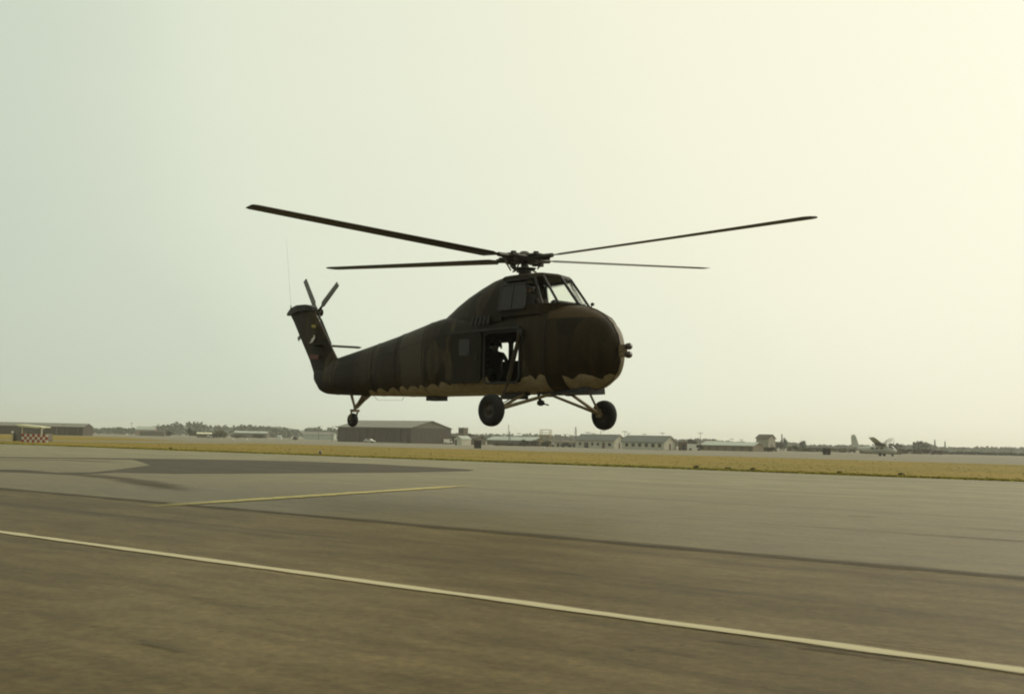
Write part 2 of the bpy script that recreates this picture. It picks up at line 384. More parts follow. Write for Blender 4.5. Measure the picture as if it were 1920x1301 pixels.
# fresh dark asphalt fillet and its arms, read off the photograph onto the ground
def gp(name, pl, z, mt):
    return tag(sheet(name, [tuple(ground(*p)[:2]) for p in pl], z, mt), kind='structure')
fillet = [(-200, 855.5), (120, 858.2), (252, 859.6), (400, 861.6), (560, 865), (700, 870), (800, 875.5), (890, 881), (880, 883.3), (740, 886.2),
          (600, 887.2), (470, 888), (330, 888.4), (262, 887.4), (215, 886.0), (150, 889.8), (105, 889.0), (50, 886.6), (-200, 880), (-200, 876.5), (50, 881.5), (105, 886.2), (170, 886.2), (215, 881.5), (245, 877.2), (282, 872.6), (268, 867.5), (250, 862.2), (120, 859.8), (-200, 857)]
gp('asphalt_patch', fillet, 0.016, 'fresh_asphalt')
def soft_path(name, pts, wd, z, mt):
    """stain or tar band that frays out at its edges: three rows with a falloff attribute"""
    pts = [Vector(p) for p in pts]; m_ = MB(); rnd = random.Random(len(pts) + int(wd * 100)); vv = []; ed = []; n = len(pts)
    for i, p in enumerate(pts):
        t = (pts[min(i + 1, n - 1)] - pts[max(i - 1, 0)]).normalized(); s_ = Vector((-t.y, t.x, 0)); k = rnd.uniform(.75, 1.2)
        e = min(1, 4.0 * min(i, n - 1 - i) / max(1, n - 1))
        for o_, a_ in ((-1, 0), (0, e), (1, 0)): q = p + s_ * (o_ * wd * k); vv.append((q.x, q.y, z)); ed.append(a_)
    m_.add(vv, [(3 * i + j, 3 * i + 3 + j, 3 * i + 4 + j, 3 * i + 1 + j) for i in range(n - 1) for j in (0, 1)])
    o = m_.build(name, mt); at = o.data.attributes.new('edge', 'FLOAT', 'POINT')
    for i, v in enumerate(ed): at.data[i].value = v
    return tag(o, kind='structure')
def softmat(name, c, k, lo=.45, hi=1.25):
    m, nt, b = newmat(name); pos = N_(nt, 'ShaderNodeNewGeometry').outputs['Position']
    at = N_(nt, 'ShaderNodeAttribute', attribute_name='edge').outputs['Fac']
    al = mapping(nt, pos, UANG); n = noise(nt, mapping(nt, al, 0, (0.6, 5, 1)), 1, 6, .7)
    su = N_(nt, 'ShaderNodeMath', operation='MULTIPLY_ADD'); nt.links.new(n, su.inputs[0]); su.inputs[1].default_value = .8; nt.links.new(at, su.inputs[2])
    mu = N_(nt, 'ShaderNodeMath', operation='MULTIPLY'); nt.links.new(ramp(nt, su.outputs[0], lo, hi), mu.inputs[0]); mu.inputs[1].default_value = k
    nt.links.new(mu.outputs[0], b.inputs['Alpha']); b.inputs['Base Color'].default_value = (*c, 1); b.inputs['Roughness'].default_value = .85; b.inputs['Specular IOR Level'].default_value = .2
softmat('white_line_soft', (0.52, 0.45, 0.28), .95, .38, 1.05); softmat('tar_band', (0.050, 0.034, 0.014), .55); softmat('rubber_smear', (0.075, 0.058, 0.034), .5); softmat('yellow_line_soft', (0.50, 0.42, 0.17), .95, .25, .95)
def joint(d, wd, s0, s1, z, mt='rubber_smear'):
    k = int((s1 - s0) / .8); rnd = random.Random(int(d * 10))
    soft_path('tar_joint' if mt == 'tar_band' else 'tyre_streak', [(*P(d + rnd.uniform(-.03, .03), s0 + (s1 - s0) * i / k), 0) for i in range(k + 1)], wd, z, mt)
joint(15.35, 0.42, -110, 90, 0.022, 'tar_band')
joint(21.6, 0.35, -14, 40, 0.022)
joint(24.2, 0.40, -12, 46, 0.022)
joint(30.2, 0.50, -4, 60, 0.022)
joint(37.5, 0.60, 2, 60, 0.022)
joint(48.0, 0.45, -6, 12, 0.022)
joint(27.0, 0.50, 12, 24, 0.026)
def along(px_pts, k=6):
    g = [ground(*p) for p in px_pts]; out = []
    for a_, b_ in zip(g, g[1:]): out += [a_.lerp(b_, i / k) for i in range(k)]
    return out + [g[-1]]
soft_path('rubber_stain', along([(60, 888), (160, 891), (230, 898), (300, 911), (360, 926)]), .9, 0.026, 'rubber_smear')
soft_path('rubber_stain', along([(-100, 862), (120, 863), (260, 868)]), 1.0, 0.026, 'rubber_smear')
soft_path('white_line', [(*P(8.86, -90 + .6 * i), 0) for i in range(251)], .155, 0.026, 'white_line_soft')
a = ground(345, 946.5); b2 = ground(850, 913); dr = (b2 - a).normalized(); sd = Vector((-dr.y, dr.x, 0)) * 0.27
soft_path('yellow_line', [a.lerp(b2, -.09 + 1.2 * i / 40) for i in range(41)], .36, 0.028, 'yellow_line_soft')
# dark scuffs on the apron
for px, py, lw, hw_ in ((1700, 1217, 1.0, .03), (1590, 1228, 1.3, .06), (1540, 1223, .5, .04), (1390, 1210, .7, .05), (1618, 970, .9, .10), (300, 1216, .7, .05)):
    g = ground(px, py); soft_path('scuff_mark', [g + U * (lw * (i / 8 - .5)) for i in range(9)], hw_, 0.032, 'rubber_smear' if px < 1500 else 'tar_band')

# ragged grass along the taxiway edge and over the verge
def tufts(name, mt, n, d0, d1, s0, s1, h0, h1, seed):
    rnd = random.Random(seed); m_ = MB()
    for _ in range(n):
        d = d0 + (d1 - d0) * rnd.random() ** 2; s_ = rnd.uniform(s0, s1); x, y = P(d, s_)
        for _k in range(3):
            h = rnd.uniform(h0, h1); wd = rnd.uniform(.05, .16); an = rnd.uniform(0, math.pi); dx, dy = math.cos(an) * wd, math.sin(an) * wd
            lx, ly = rnd.uniform(-.1, .1), rnd.uniform(-.1, .1)
            m_.add([(x - dx, y - dy, 0), (x + dx, y + dy, 0), (x + dx * .5 + lx, y + dy * .5 + ly, h), (x + lx, y + ly, h * rnd.uniform(.7, 1.3)), (x - dx * .6 + lx, y - dy * .6 + ly, h * .8)], [(0, 1, 2, 3, 4)])
    return tag(m_.build(name, mt), kind='stuff')
tag(tufts('verge_grass', 'grass_blades', 6000, 66, 150, -170, 60, .015, .04, 1), 'dry yellow grass growing over the verge beside the taxiway', 'grass')
tag(tufts('edge_grass', 'green_grass_blades', 12000, 64.95, 67.0, -150, 50, .03, .12, 2), 'greener ragged grass along the taxiway edge', 'grass')

# ------------------------------------------------------------------ far country: hills, woods
prof = [(-400, 800), (-200, 798), (0, 797), (170, 801), (240, 802), (290, 800), (305, 797), (328, 795), (335, 790), (342, 794), (352, 793), (360, 790), (382, 790), (395, 795), (430, 797), (500, 798), (520, 801), (560, 803), (588, 801), (640, 804), (720, 806), (850, 812), (900, 813), (960, 813), (1010, 814), (1090, 817), (1170, 820), (1290, 824), (1312, 821), (1350, 826), (1420, 830), (1470, 827), (1520, 834), (1560, 835), (1600, 834), (1640, 834), (1690, 835), (1715, 834), (1728, 829), (1740, 831), (1760, 838), (1800, 839), (1850, 838), (1920, 838), (2100, 842), (2400, 850)]
def pf(px):
    for (x0, y0), (x1, y1) in zip(prof, prof[1:]):
        if x0 <= px <= x1: return y0 + (y1 - y0) * (px - x0) / (x1 - x0)
    return prof[0][1] if px < prof[0][0] else prof[-1][1]
# rolling ground on the horizon, a solid ridge with depth
def ridge(name, Y, depth, k, mt, seed):
    rnd = random.Random(seed); m_ = MB(); rows = 7; cols = 160; vs = []
    for i in range(cols + 1):
        px = -500 + 3000 * i / cols; H = max(1.0, hz(px, pf(px), Y) * k) * rnd.uniform(.93, 1.05)
        X = (px - 960) / FPX * Y
        for j in range(rows):
            t = j / (rows - 1); vs.append((X * (1 + t * depth / Y), Y + t * depth, H * math.sin(math.pi * t) ** .7 - (0.5 if j in (0, rows - 1) else 0)))
    m_.add(vs, [(i * rows + j, (i + 1) * rows + j, (i + 1) * rows + j + 1, i * rows + j + 1) for i in range(cols) for j in range(rows - 1)])
    return tag(m_.build(name, mt, smooth=True), kind='structure')
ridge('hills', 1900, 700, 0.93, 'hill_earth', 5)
def leafquad(m_, c, r, rnd):
    a = Vector((rnd.gauss(0, 1), rnd.gauss(0, 1), rnd.gauss(0, 1))).normalized(); b = a.orthogonal().normalized(); c2 = a.cross(b)
    m_.add([c + b * r * rnd.uniform(.6, 1.2), c + c2 * r * rnd.uniform(.6, 1.2), c - b * r * rnd.uniform(.6, 1.2), c - c2 * r * rnd.uniform(.6, 1.2)], [(0, 1, 2, 3)])
m_ = MB(); rnd = random.Random(11)
for i in range(1500):
    px = rnd.uniform(-450, 2400); Y = rnd.uniform(950, 1250); top = hz(px, pf(px), Y) * rnd.uniform(.72, 1.0); X = (px - 960) / FPX * Y
    rx = rnd.uniform(3, 7); base = Vector((X, Y, 0))
    for _ in range(26):
        z = top * rnd.random() ** .7; e = math.sqrt(max(.05, 1 - abs(2 * z / top - .9) ** 2.2))
        leafquad(m_, base + Vector((rnd.gauss(0, .45) * rx * e, rnd.gauss(0, .45) * rx * e, z)), rnd.uniform(.8, 1.7), rnd)
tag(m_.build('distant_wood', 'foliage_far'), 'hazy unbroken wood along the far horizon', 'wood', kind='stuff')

# ------------------------------------------------------------------ trees and bushes
def tree(px, Y, top, wpx, label, mt='foliage_dark', group=None, base_px=None, name='tree', seed=0, cat='tree', hole=.0):
    rnd = random.Random(seed + int(px * 7)); g = atdist(px, Y); H = hz(px, top, Y); W = wpx * Y / FPX / 2
    t = thing(name, g, label, cat, group=group)
    def trunk(m_):
        th = H * .35; r = max(.06, H * .03)
        m_.cyl((0, 0, -.05), (0.05 * H, 0, th), r, r * .6, 7)
        for k in range(5):
            an = k * 1.26 + rnd.random(); m_.cyl((0.05 * H, 0, th * rnd.uniform(.75, 1)), (math.cos(an) * W * .55, math.sin(an) * W * .5, H * rnd.uniform(.55, .85)), r * .5, r * .15, 5)
    part('trunk', 'bark', t, trunk)
    def crown(m_):
        lobes = [(Vector((rnd.uniform(-.6, .6) * W, rnd.uniform(-.6, .6) * W, H * rnd.uniform(.3, .72))), rnd.uniform(.28, .5)) for _ in range(9)]
        lobes += [(Vector((rnd.uniform(-.2, .2) * W, 0, H * .78)), .3)]
        sz = max(.16, min(W, H) * .13)
        for c, q in lobes:
            for _ in range(60):
                d = Vector((rnd.gauss(0, 1), rnd.gauss(0, 1), rnd.gauss(0, 1))).normalized() * rnd.random() ** .4
                p = c + Vector((d.x * W * q, d.y * W * q, d.z * H * q * .6))
                if p.z > .05 and p.z < H: leafquad(m_, p, sz * rnd.uniform(.6, 1.2), rnd)
    part('crown', mt, t, crown)
    return t
for i, (px, Y, top, wp) in enumerate([(318, 640, 807, 16), (356, 620, 801, 18), (366, 660, 806, 14)]):
    tree(px, Y, top, wp, ['round dark bush standing alone among the low brown sheds', 'taller dark tree before the wooded rise', 'small dark tree leaning against the taller one'][i], seed=i)
tree(412, 560, 806, 34, 'broad yellowish green tree beside the thin white roof', 'foliage_olive')
tree(396, 600, 811, 16, 'low olive bush under the thin white roof', 'foliage_olive', cat='bush', name='bush')
tree(445, 560, 815, 40, 'low grey green thicket behind the tiny white marker', 'foliage_dark', cat='bush', name='bush')
tree(553, 480, 819, 9, 'small round dark shrub out on the open field', 'foliage_dark', cat='bush', name='bush')
tree(485, 520, 814, 30, 'low dark thicket at the field edge near a small white hut', 'foliage_dark', cat='bush', name='bush')
for i, (px, Y, top, wp) in enumerate([(935, 345, 829, 20), (958, 350, 830, 26), (982, 345, 824, 24), (1004, 350, 825, 24), (1026, 345, 826, 22)]):
    tree(px, Y, top, wp, ['low brown hedge bush next to the dark square board', 'low spreading brown bush before the pale green roof', 'domed dark bush rising above the hedge row', 'dark bush between the domed bush and the scaffold tower', 'dark bush at the foot of the scaffold tower'][i], 'foliage_brown' if i < 2 else 'foliage_dark', 'bushes before the scaffold tower', seed=i, cat='bush', name='bush')
for i, (px, Y, top, wp) in enumerate([(1312, 330, 832, 16), (1298, 420, 821, 22), (1340, 440, 822, 26), (1470, 520, 818, 16), (1462, 500, 827, 24), (1490, 420, 834, 14), (1508, 520, 825, 20)]):
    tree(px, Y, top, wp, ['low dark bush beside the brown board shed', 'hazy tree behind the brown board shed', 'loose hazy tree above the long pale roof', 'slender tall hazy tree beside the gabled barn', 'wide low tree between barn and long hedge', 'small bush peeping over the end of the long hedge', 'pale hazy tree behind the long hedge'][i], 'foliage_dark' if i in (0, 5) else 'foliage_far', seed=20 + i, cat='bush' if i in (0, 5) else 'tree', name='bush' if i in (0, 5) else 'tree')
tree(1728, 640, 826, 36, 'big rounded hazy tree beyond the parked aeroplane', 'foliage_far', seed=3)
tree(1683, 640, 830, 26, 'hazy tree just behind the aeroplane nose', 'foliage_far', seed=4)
def hedge(px0, px1, Y, top, label, mt, seed):
    a_ = atdist(px0, Y); b_ = atdist(px1, Y); rnd = random.Random(seed); m_ = MB(); L = (b_ - a_).length; H = hz((px0 + px1) / 2, top, Y)
    t = thing('hedge', a_.lerp(b_, .5), label, 'hedge'); dx = (b_ - a_).normalized()
    for _ in range(int(L * 34)):
        s_ = rnd.uniform(-L / 2, L / 2); hh = H * (.85 + .18 * math.sin(s_ * .7) * math.sin(s_ * .23 + 1))
        leafquad(m_, dx * s_ + Vector((0, rnd.uniform(-.8, .8), hh * rnd.random() ** .8)), rnd.uniform(.25, .5), rnd)
    m_.build('foliage', mt, t)
    tag(part('stems', 'bark', t, lambda q: [q.cyl(dx * s_ + Vector((0, 0, -.05)), dx * s_ + Vector((0, 0, H * .6)), .05, .03, 5) for s_ in [(-L / 2 + .5 + k * 1.5) for k in range(int(L / 1.5))]]), kind='stuff')
hedge(1476, 1604, 430, 838.5, 'long straight olive hedge behind the far dark board', 'foliage_olive', 1)
hedge(1684, 1768, 420, 841.5, 'brown hedge running off from the aeroplane nose', 'foliage_brown', 2)
hedge(1768, 1990, 470, 848.0, 'long low green hedge under the hazy hills', 'foliage_dark', 3)
hedge(1405, 1455, 360, 838.5, 'short dark hedge in front of the gabled barn', 'foliage_brown', 4)

# ------------------------------------------------------------------ buildings
def gabled(name, corner, L, W, eave, rid, label, cat='building', wall='hut_white', roof='hut_roof', gable=None, over=.35, along=U, across=N):
    """corner = nearest ground corner; long side runs back along -along, gable side runs along +across"""
    t = thing(name, corner, label, cat)
    a = -along * L; c = across * W; z = Vector((0, 0, 1))
    O = Vector((0, 0, 0))
    part('wall', wall, t, lambda q: q.prism([O, a, a + c, c], z * eave))
    for nm, o0 in (('gable', O), ('gable', a)):
        th = -along * .12 if o0 is O else along * .12
        part(nm, gable or wall, t, lambda q, o0=o0, th=th: q.prism([o0 + z * eave, o0 + c + z * eave, o0 + c / 2 + z * (rid - .05)], th))
    e0 = along * over; n0 = across * over; drop = (rid - eave) / (W / 2) * over
    for sgn in (0, 1):
        p0 = (-n0 if sgn == 0 else c + n0) + z * (eave - drop + .03); p1 = c / 2 + z * (rid + .03)
        part('roof_slope', roof, t, lambda q, p0=p0, p1=p1: q.prism([p0 + e0, p1 + e0, p1 + a - e0, p0 + a - e0], z * .10))
    return t, a, c
def opening(t, name, mt, base, along, w_, h_, nrm, depth=.08):
    p = Vector(base); 
    o = part(name, mt, t, lambda q: q.prism([p + nrm * .02, p + along * w_ + nrm * .02, p + along * w_ + Vector((0, 0, h_)) + nrm * .02, p + Vector((0, 0, h_)) + nrm * .02], nrm * .03))
    return o
# hangar
C = atdist(770, 407)
t, a, c = gabled('hangar', C, 38.5, 21.5, 5.6, 8.2, 'large brown hangar with a low pitched pale grey roof', 'hangar', 'hangar_wall', 'hangar_roof', 'hangar_gable', .5)
for k in range(9):
    opening(t, 'door_panel', 'hangar_wall', N * (.8 + k * 2.2), N, 2.1, 4.6, U)
for k in range(11):
    part('buttress', 'hangar_wall', t, lambda q, k=k: q.box(-U * (1.5 + k * 3.6) - N * .12 + Vector((0, 0, 2.6)), (.35, .3, 5.2), Matrix.Rotation(-UANG, 3, 'Z')))
part('roof_edge', 'hangar_gable', t, lambda q: q.prism([-N * .72 + U * .5 + Vector((0, 0, 5.35)), -N * .72 + a - U * .5 + Vector((0, 0, 5.35)), -N * .72 + a - U * .5 + Vector((0, 0, 5.62)), -N * .72 + U * .5 + Vector((0, 0, 5.62))], N * .1))
# annexe right of hangar
t, a, c = gabled('shed', atdist(868, 440), 10, 7, 3.0, 4.0, 'low brown annexe against the right end of the hangar', 'shed', 'hangar_wall', 'hangar_wall')
t, a, c = gabled('shed', atdist(890, 400), 8, 6, 2.0, 3.0, 'low dark roofed shed below the square tower', 'shed', 'dull_wall', 'hangar_wall')
opening(t, 'door', 'dark_window', -U * 3, -U, 1, 1.7, -N)
# small white gabled hut facing the field
t, a, c = gabled('hut', atdist(852, 356) + U * 0, 4.5, 3.0, 1.9, 2.8, 'small white gabled hut beneath the square brown tower', 'hut', 'hut_white', 'pale_roof', along=-N, across=U * 1.0, over=.15)
opening(t, 'door', 'dark_window', U * .3, U, .7, 1.6, -N)
# square tower
g = atdist(868, 415); t = thing('square_tower', g, 'squat square brown tower beside the hangar', 'tower', rz=-UANG)
part('shaft', 'tan_wall', t, lambda q: q.box((0, 0, 1.6), (2.0, 2.0, 3.2)))
part('cabin', 'dull_wall', t, lambda q: q.box((0, 0, 4.55), (2.5, 2.5, 2.7)))
part('roof', 'hangar_wall', t, lambda q: q.box((0, 0, 5.98), (2.7, 2.7, .14)))
for k in (-1, 1): part('window', 'dark_window', t, lambda q, k=k: q.box((k * .55, -1.26, 4.8), (.6, .04, .7)))
for x in (-1.25, 1.25):
    for y in (-1.25, 1.25): part('railing_post', 'pole_steel', t, lambda q, x=x, y=y: q.box((x, y, 6.25), (.06, .06, .45)))
# long pale roof behind the bushes
t, a, c = gabled('long_shed', atdist(1000, 430), 23, 8, 1.9, 3.2, 'long low shed with a pale green roof behind the bushes', 'shed', 'dull_wall', 'pale_roof')
# scaffold tower
g = atdist(1023, 372); t = thing('scaffold_tower', g, 'open yellowish lookout scaffold with a deck and flat frame top', 'tower', rz=R_(-12))
S = 1.55
for x in (-S, S):
    for y in (-S, S): part('leg', 'tower_yellow', t, lambda q, x=x, y=y: q.box((x, y, 2.75), (.16, .16, 5.6)))
part('deck', 'tower_yellow', t, lambda q: q.box((0, 0, 3.75), (3.9, 3.9, .45)))
part('railing', 'tower_yellow', t, lambda q: [q.box((0, y, z), (3.8, .06, .07)) for y in (-1.8, 1.8) for z in (4.35, 4.75)] + [q.box((x, 0, z), (.06, 3.8, .07)) for x in (-1.8, 1.8) for z in (4.35, 4.75)])
part('top_frame', 'tower_yellow', t, lambda q: [q.box((0, y, 5.5), (3.4, .14, .16)) for y in (-S, S)] + [q.box((x, 0, 5.5), (.14, 3.4, .16)) for x in (-S, S)])
def braces(q, y):
        for (x0, z0, x1, z1) in ((-S, .4, S, 2.0), (S, .4, -S, 2.0), (-S, 2.0, S, 3.5), (S, 2.0, -S, 3.5)): q.cyl((x0, y, z0), (x1, y, z1), .06, n=5)
        q.box((0, y, 2.0), (3.1, .1, .1))
for y in (-S, S): part('brace', 'tower_yellow', t, lambda q, y=y: braces(q, y))
part('ladder', 'pole_steel', t, lambda q: [q.cyl((x, -1.75, 0), (x, -1.75, 3.7), .03, n=5) for x in (.2, .65)] + [q.cyl((.2, -1.75, .3 + k * .3), (.65, -1.75, .3 + k * .3), .02, n=4) for k in range(11)])
# huts
def hut(corner, L, W, eave, rid, label, wins, wall='hut_white', door_w=.8):
    t, a, c = gabled('hut', corner, L, W, eave, rid, label, 'hut', wall)
    for (s_, w_, h_, z_, mt, nm) in wins:
        o = opening(t, nm, mt, -U * (s_ + w_) + Vector((0, 0, z_)), U, w_, h_, -N)
        if nm == 'window':
            p = -U * (s_ + w_) + Vector((0, 0, z_)) - N * .06
            for nm2, off, ww, hh in (('sill', Vector((0, 0, -.08)), w_, .08), ('lintel', Vector((0, 0, h_)), w_, .08)):
                MB().prism([p + off, p + off + U * ww, p + off + U * ww + Vector((0, 0, hh)), p + off + Vector((0, 0, hh))], N * .05).build(nm2, wall, o)
    opening(t, 'door', 'brown_board', N * (W * .42), N, door_w, 1.75, U)
    part('fascia', 'hut_white', t, lambda q: [q.prism([U * .38 - N * .35 + Vector((0, 0, eave - .2)), U * .38 + N * W / 2 + Vector((0, 0, rid - .02)), U * .38 + N * W / 2 + Vector((0, 0, rid - .2)), U * .38 - N * .35 + Vector((0, 0, eave - .38))], U * .05), q.prism([U * .38 + N * (W + .35) + Vector((0, 0, eave - .2)), U * .38 + N * W / 2 + Vector((0, 0, rid - .02)), U * .38 + N * W / 2 + Vector((0, 0, rid - .2)), U * .38 + N * (W + .35) + Vector((0, 0, eave - .38))], U * .05)])
    return t
hut(atdist(1245, 318), 14.2, 6.6, 2.2, 3.9, 'white hut with six square windows and a grey roof next to the brown shed', [(0.9 + k * 2.2, 1.05, 1.0, .75, 'dark_window', 'window') for k in range(6)])
hut(atdist(1151, 336), 13.8, 6.0, 2.4, 4.1, 'white hut with a brown door and wide dark openings, between scaffold tower and other hut',
    [(1.0, 1.1, .95, .7, 'dark_window', 'window'), (3.2, 1.0, 1.8, .02, 'door_brown', 'door'), (5.3, .9, .9, .8, 'dark_window', 'window'), (7.3, .9, .9, .8, 'dark_window', 'window'), (9.2, 1.5, 1.6, .1, 'dark_window', 'door'), (11.8, .9, .9, .8, 'dark_window', 'window')])
g = atdist(1280, 322); t = thing('shed', g, 'flat topped brown board shed at the end of the white hut', 'shed', rz=-UANG * .3)
part('wall', 'brown_board', t, lambda q: q.box((0, 1, 1.2), (2.4, 2.4, 2.4)))
part('roof', 'pink_roof', t, lambda q: q.box((0, 1, 2.46), (2.6, 2.6, .12)))
part('door', 'dark_window', t, lambda q: q.box((.3, -.22, .9), (.8, .04, 1.75)))
# pale low shed left of huts
t, a, c = gabled('shed', atdist(1082, 372), 9.5, 4, 1.5, 2.1, 'low pale shed with an open front between tower and huts', 'shed', 'hut_white', 'dull_wall')
for k in range(4): opening(t, 'bay', 'dark_window', -U * (1.6 + k * 2.2), U, .9, 1.2, -N)
# sheds right of huts
t, a, c = gabled('long_shed', atdist(1412, 345), 18, 7, 1.7, 2.7, 'long low brown shed with a pale greenish roof right of the huts', 'shed', 'tan_wall', 'pale_roof')
for k in range(6): opening(t, 'bay', 'dull_wall', -U * (1.6 + k * 2.8), U, 1.2, 1.3, -N)
t, a, c = gabled('shed', atdist(1348, 400), 6, 5, 2.2, 3.2, 'small tan roofed shed behind the long brown shed', 'shed', 'dull_wall', 'concrete_block')
t, a, c = gabled('barn', atdist(1441, 420), 5.0, 5.6, 4.6, 6.0, 'tall narrow grey barn with a dark gabled roof', 'barn', 'concrete_block', 'hangar_wall')
opening(t, 'door', 'dull_wall', N * 1.8, N, 1.6, 2.4, U)
# left long shed
C = atdist(155, 470); t, a, c = gabled('long_hangar', C, 62, 12, 3.5, 4.9, 'long dark brown open shed with a grey roof edge at the field side', 'shed', 'hangar_wall', 'hangar_roof', along=Vector((1, .03, 0)).normalized(), across=Vector((-.03, 1, 0)).normalized())
for k in range(14): part('post', 'pole_steel' if k % 5 == 2 else 'brown_board', t, lambda q, k=k: q.box((-2 - k * 4.4, -.2, 1.72), (.3, .3, 3.44)))
# low sheds in front of the wooded rise
t, a, c = gabled('shed', atdist(308, 690), 15, 8, 2.4, 3.4, 'long low dark shed before the wooded rise', 'shed', 'dull_wall', 'hangar_wall', along=Vector((1, 0, 0)), across=Vector((0, 1, 0)))
t, a, c = gabled('house', atdist(287, 760), 12, 8, 4.0, 6.0, 'small pinkish house above the low dark shed', 'house', 'pink_roof', 'pale_roof', along=Vector((1, 0, 0)), across=Vector((0, 1, 0)))
t, a, c = gabled('shed', atdist(403, 590), 9.5, 5, 1.9, 2.5, 'open shelter with a thin bright white roof', 'shelter', 'dull_wall', 'canopy_cream', along=Vector((1, 0, 0)), across=Vector((0, 1, 0)))
t, a, c = gabled('long_shed', atdist(626, 700), 19, 10, 3.0, 4.6, 'pale hazy long shed left of the hangar', 'shed', 'pale_roof', 'hangar_roof', along=Vector((1, 0, 0)), across=Vector((0, 1, 0)))
t, a, c = gabled('long_shed', atdist(500, 760), 22, 8, 3.2, 4.4, 'very hazy low building with a pale roof below the hills', 'building', 'dull_wall', 'pale_roof', along=Vector((1, 0, 0)), across=Vector((0, 1, 0)))
t, a, c = gabled('hut', atdist(527, 520), 1.8, 1.6, 1.3, 1.9, 'tiny white hut at the end of the dark thicket', 'hut', 'car_white', 'pale_roof', along=Vector((1, 0, 0)), across=Vector((0, 1, 0)), over=.1)
# low wall of earth revetments behind the aeroplane
def revet(px0, px1, Y, top, label, mt='dull_wall'):
    a_ = atdist(px0, Y); b_ = atdist(px1, Y); H = hz((px0 + px1) / 2, top, Y); t = thing('blast_wall', a_.lerp(b_, .5), label, 'wall')
    L = (b_ - a_).length; n = max(3, int(L / 3.2))
    for k in range(n):
        part('panel', mt, t, lambda q, k=k: q.box((-L / 2 + (k + .5) * L / n, 0, H / 2 * (1 + .04 * math.sin(k * 2.1))), (L / n - .08, .6, H * (1 + .04 * math.sin(k * 2.1)))))
revet(1612, 1690, 360, 840.5, 'brown panelled blast wall right behind the aeroplane')
revet(925, 1080, 385, 832, 'low dark panelled wall behind the row of bushes', 'hangar_wall')
revet(700, 760, 398, 828.3, 'knee high grey barrier along the foot of the hangar', 'trailer_grey')

# ------------------------------------------------------------------ poles, masts
def pole(px, top, Y, label, kind=0, group=None):
    g = atdist(px, Y); H = hz(px, top, Y); t = thing('utility_pole' if kind < 2 else 'lattice_mast', g, label, 'pole' if kind < 2 else 'mast', group=group)
    r = max(.10, .00020 * Y)
    if kind < 2:
        part('post', 'pole_wood', t, lambda q: q.cyl((0, 0, -.05), (0, 0, H), r, r * .75, 7))
        if kind == 0:
            part('crossarm', 'pole_wood', t, lambda q: q.box((0, 0, H * .93), (1.9, .14, .16)))
            for x in (-.8, .8): part('insulator', 'pole_steel', t, lambda q, x=x: q.cyl((x, 0, H * .93 + .08), (x, 0, H * .93 + .32), .06, n=6))
        else:
            part('lamp_arm', 'pole_steel', t, lambda q: q.cyl((0, 0, H * .97), (1.1, 0, H * 1.0), .07, n=6))
            part('lamp_head', 'pole_steel', t, lambda q: q.box((1.3, 0, H * 1.0), (.6, .28, .16)))
    else:
        w0 = max(.5, H * .06)
        for x in (-1, 1):
            for y in (-1, 1): part('leg', 'pole_steel', t, lambda q, x=x, y=y: q.cyl((x * w0, y * w0, -.05), (x * .12, y * .12, H * .95), .09, n=5))
        def lat(q):
            for k in range(9):
                z0 = H * .95 * k / 9; z1 = H * .95 * (k + 1) / 9; s0 = w0 + (.12 - w0) * k / 9; s1 = w0 + (.12 - w0) * (k + 1) / 9
                for y in (-1, 1): q.cyl((-s0, y * s0, z0), (s1, y * s1, z1), .05, n=4); q.cyl((s0, y * s0, z0), (-s1, y * s1, z1), .05, n=4)
        part('lattice', 'pole_steel', t, lat)
        part('antenna', 'pole_steel', t, lambda q: q.cyl((0, 0, H * .94), (0, 0, H), .05, .03, 5))
G1 = 'utility poles scattered behind the low buildings'
LB = 'thin wooden utility pole with a crossarm rising above the low far buildings'
for px, top, Y in ((921, 812, 480), (973, 811, 460), (1102, 809, 420), (1112, 811, 440), (1171, 807, 430), (1178, 811, 460), (1208, 812, 520), (1242, 810, 470), (1313, 810, 440), (543, 802, 560), (520, 799, 620), (942, 815, 520), (1060, 813, 520), (1068, 814, 560), (1372, 822, 520), (1390, 823, 560)):
    pole(px, top, Y, LB, 0, G1)
pole(597, 799, 520, 'street lamp pole standing alone in the field left of the hangar', 1)
pole(622, 799, 430, 'street lamp close to the left end of the hangar', 1)
pole(1126, 808, 400, 'thick short pole rising from the white hut roof line', 1)
pole(117, 795, 440, 'pale lamp post in front of the long dark shed', 1)
pole(246, 792, 700, 'tall hazy pole left of the pinkish house', 0)
pole(296, 794, 720, 'hazy pole at the edge of the wooded rise', 0)
pole(1079, 799, 420, 'tall slim lattice mast between scaffold tower and white hut', 2)
pole(953, 795, 620, 'very tall faint lattice mast behind the bushes', 2)
pole(955, 808, 430, 'short lattice mast among the bushes', 2)
pole(1753, 823, 560, 'hazy lattice mast right of the big rounded tree', 2)
pole(1772, 826, 600, 'smaller hazy lattice mast further along the green hedge', 2)
pole(1466, 812, 520, 'faint lattice mast beside the gabled barn', 2)

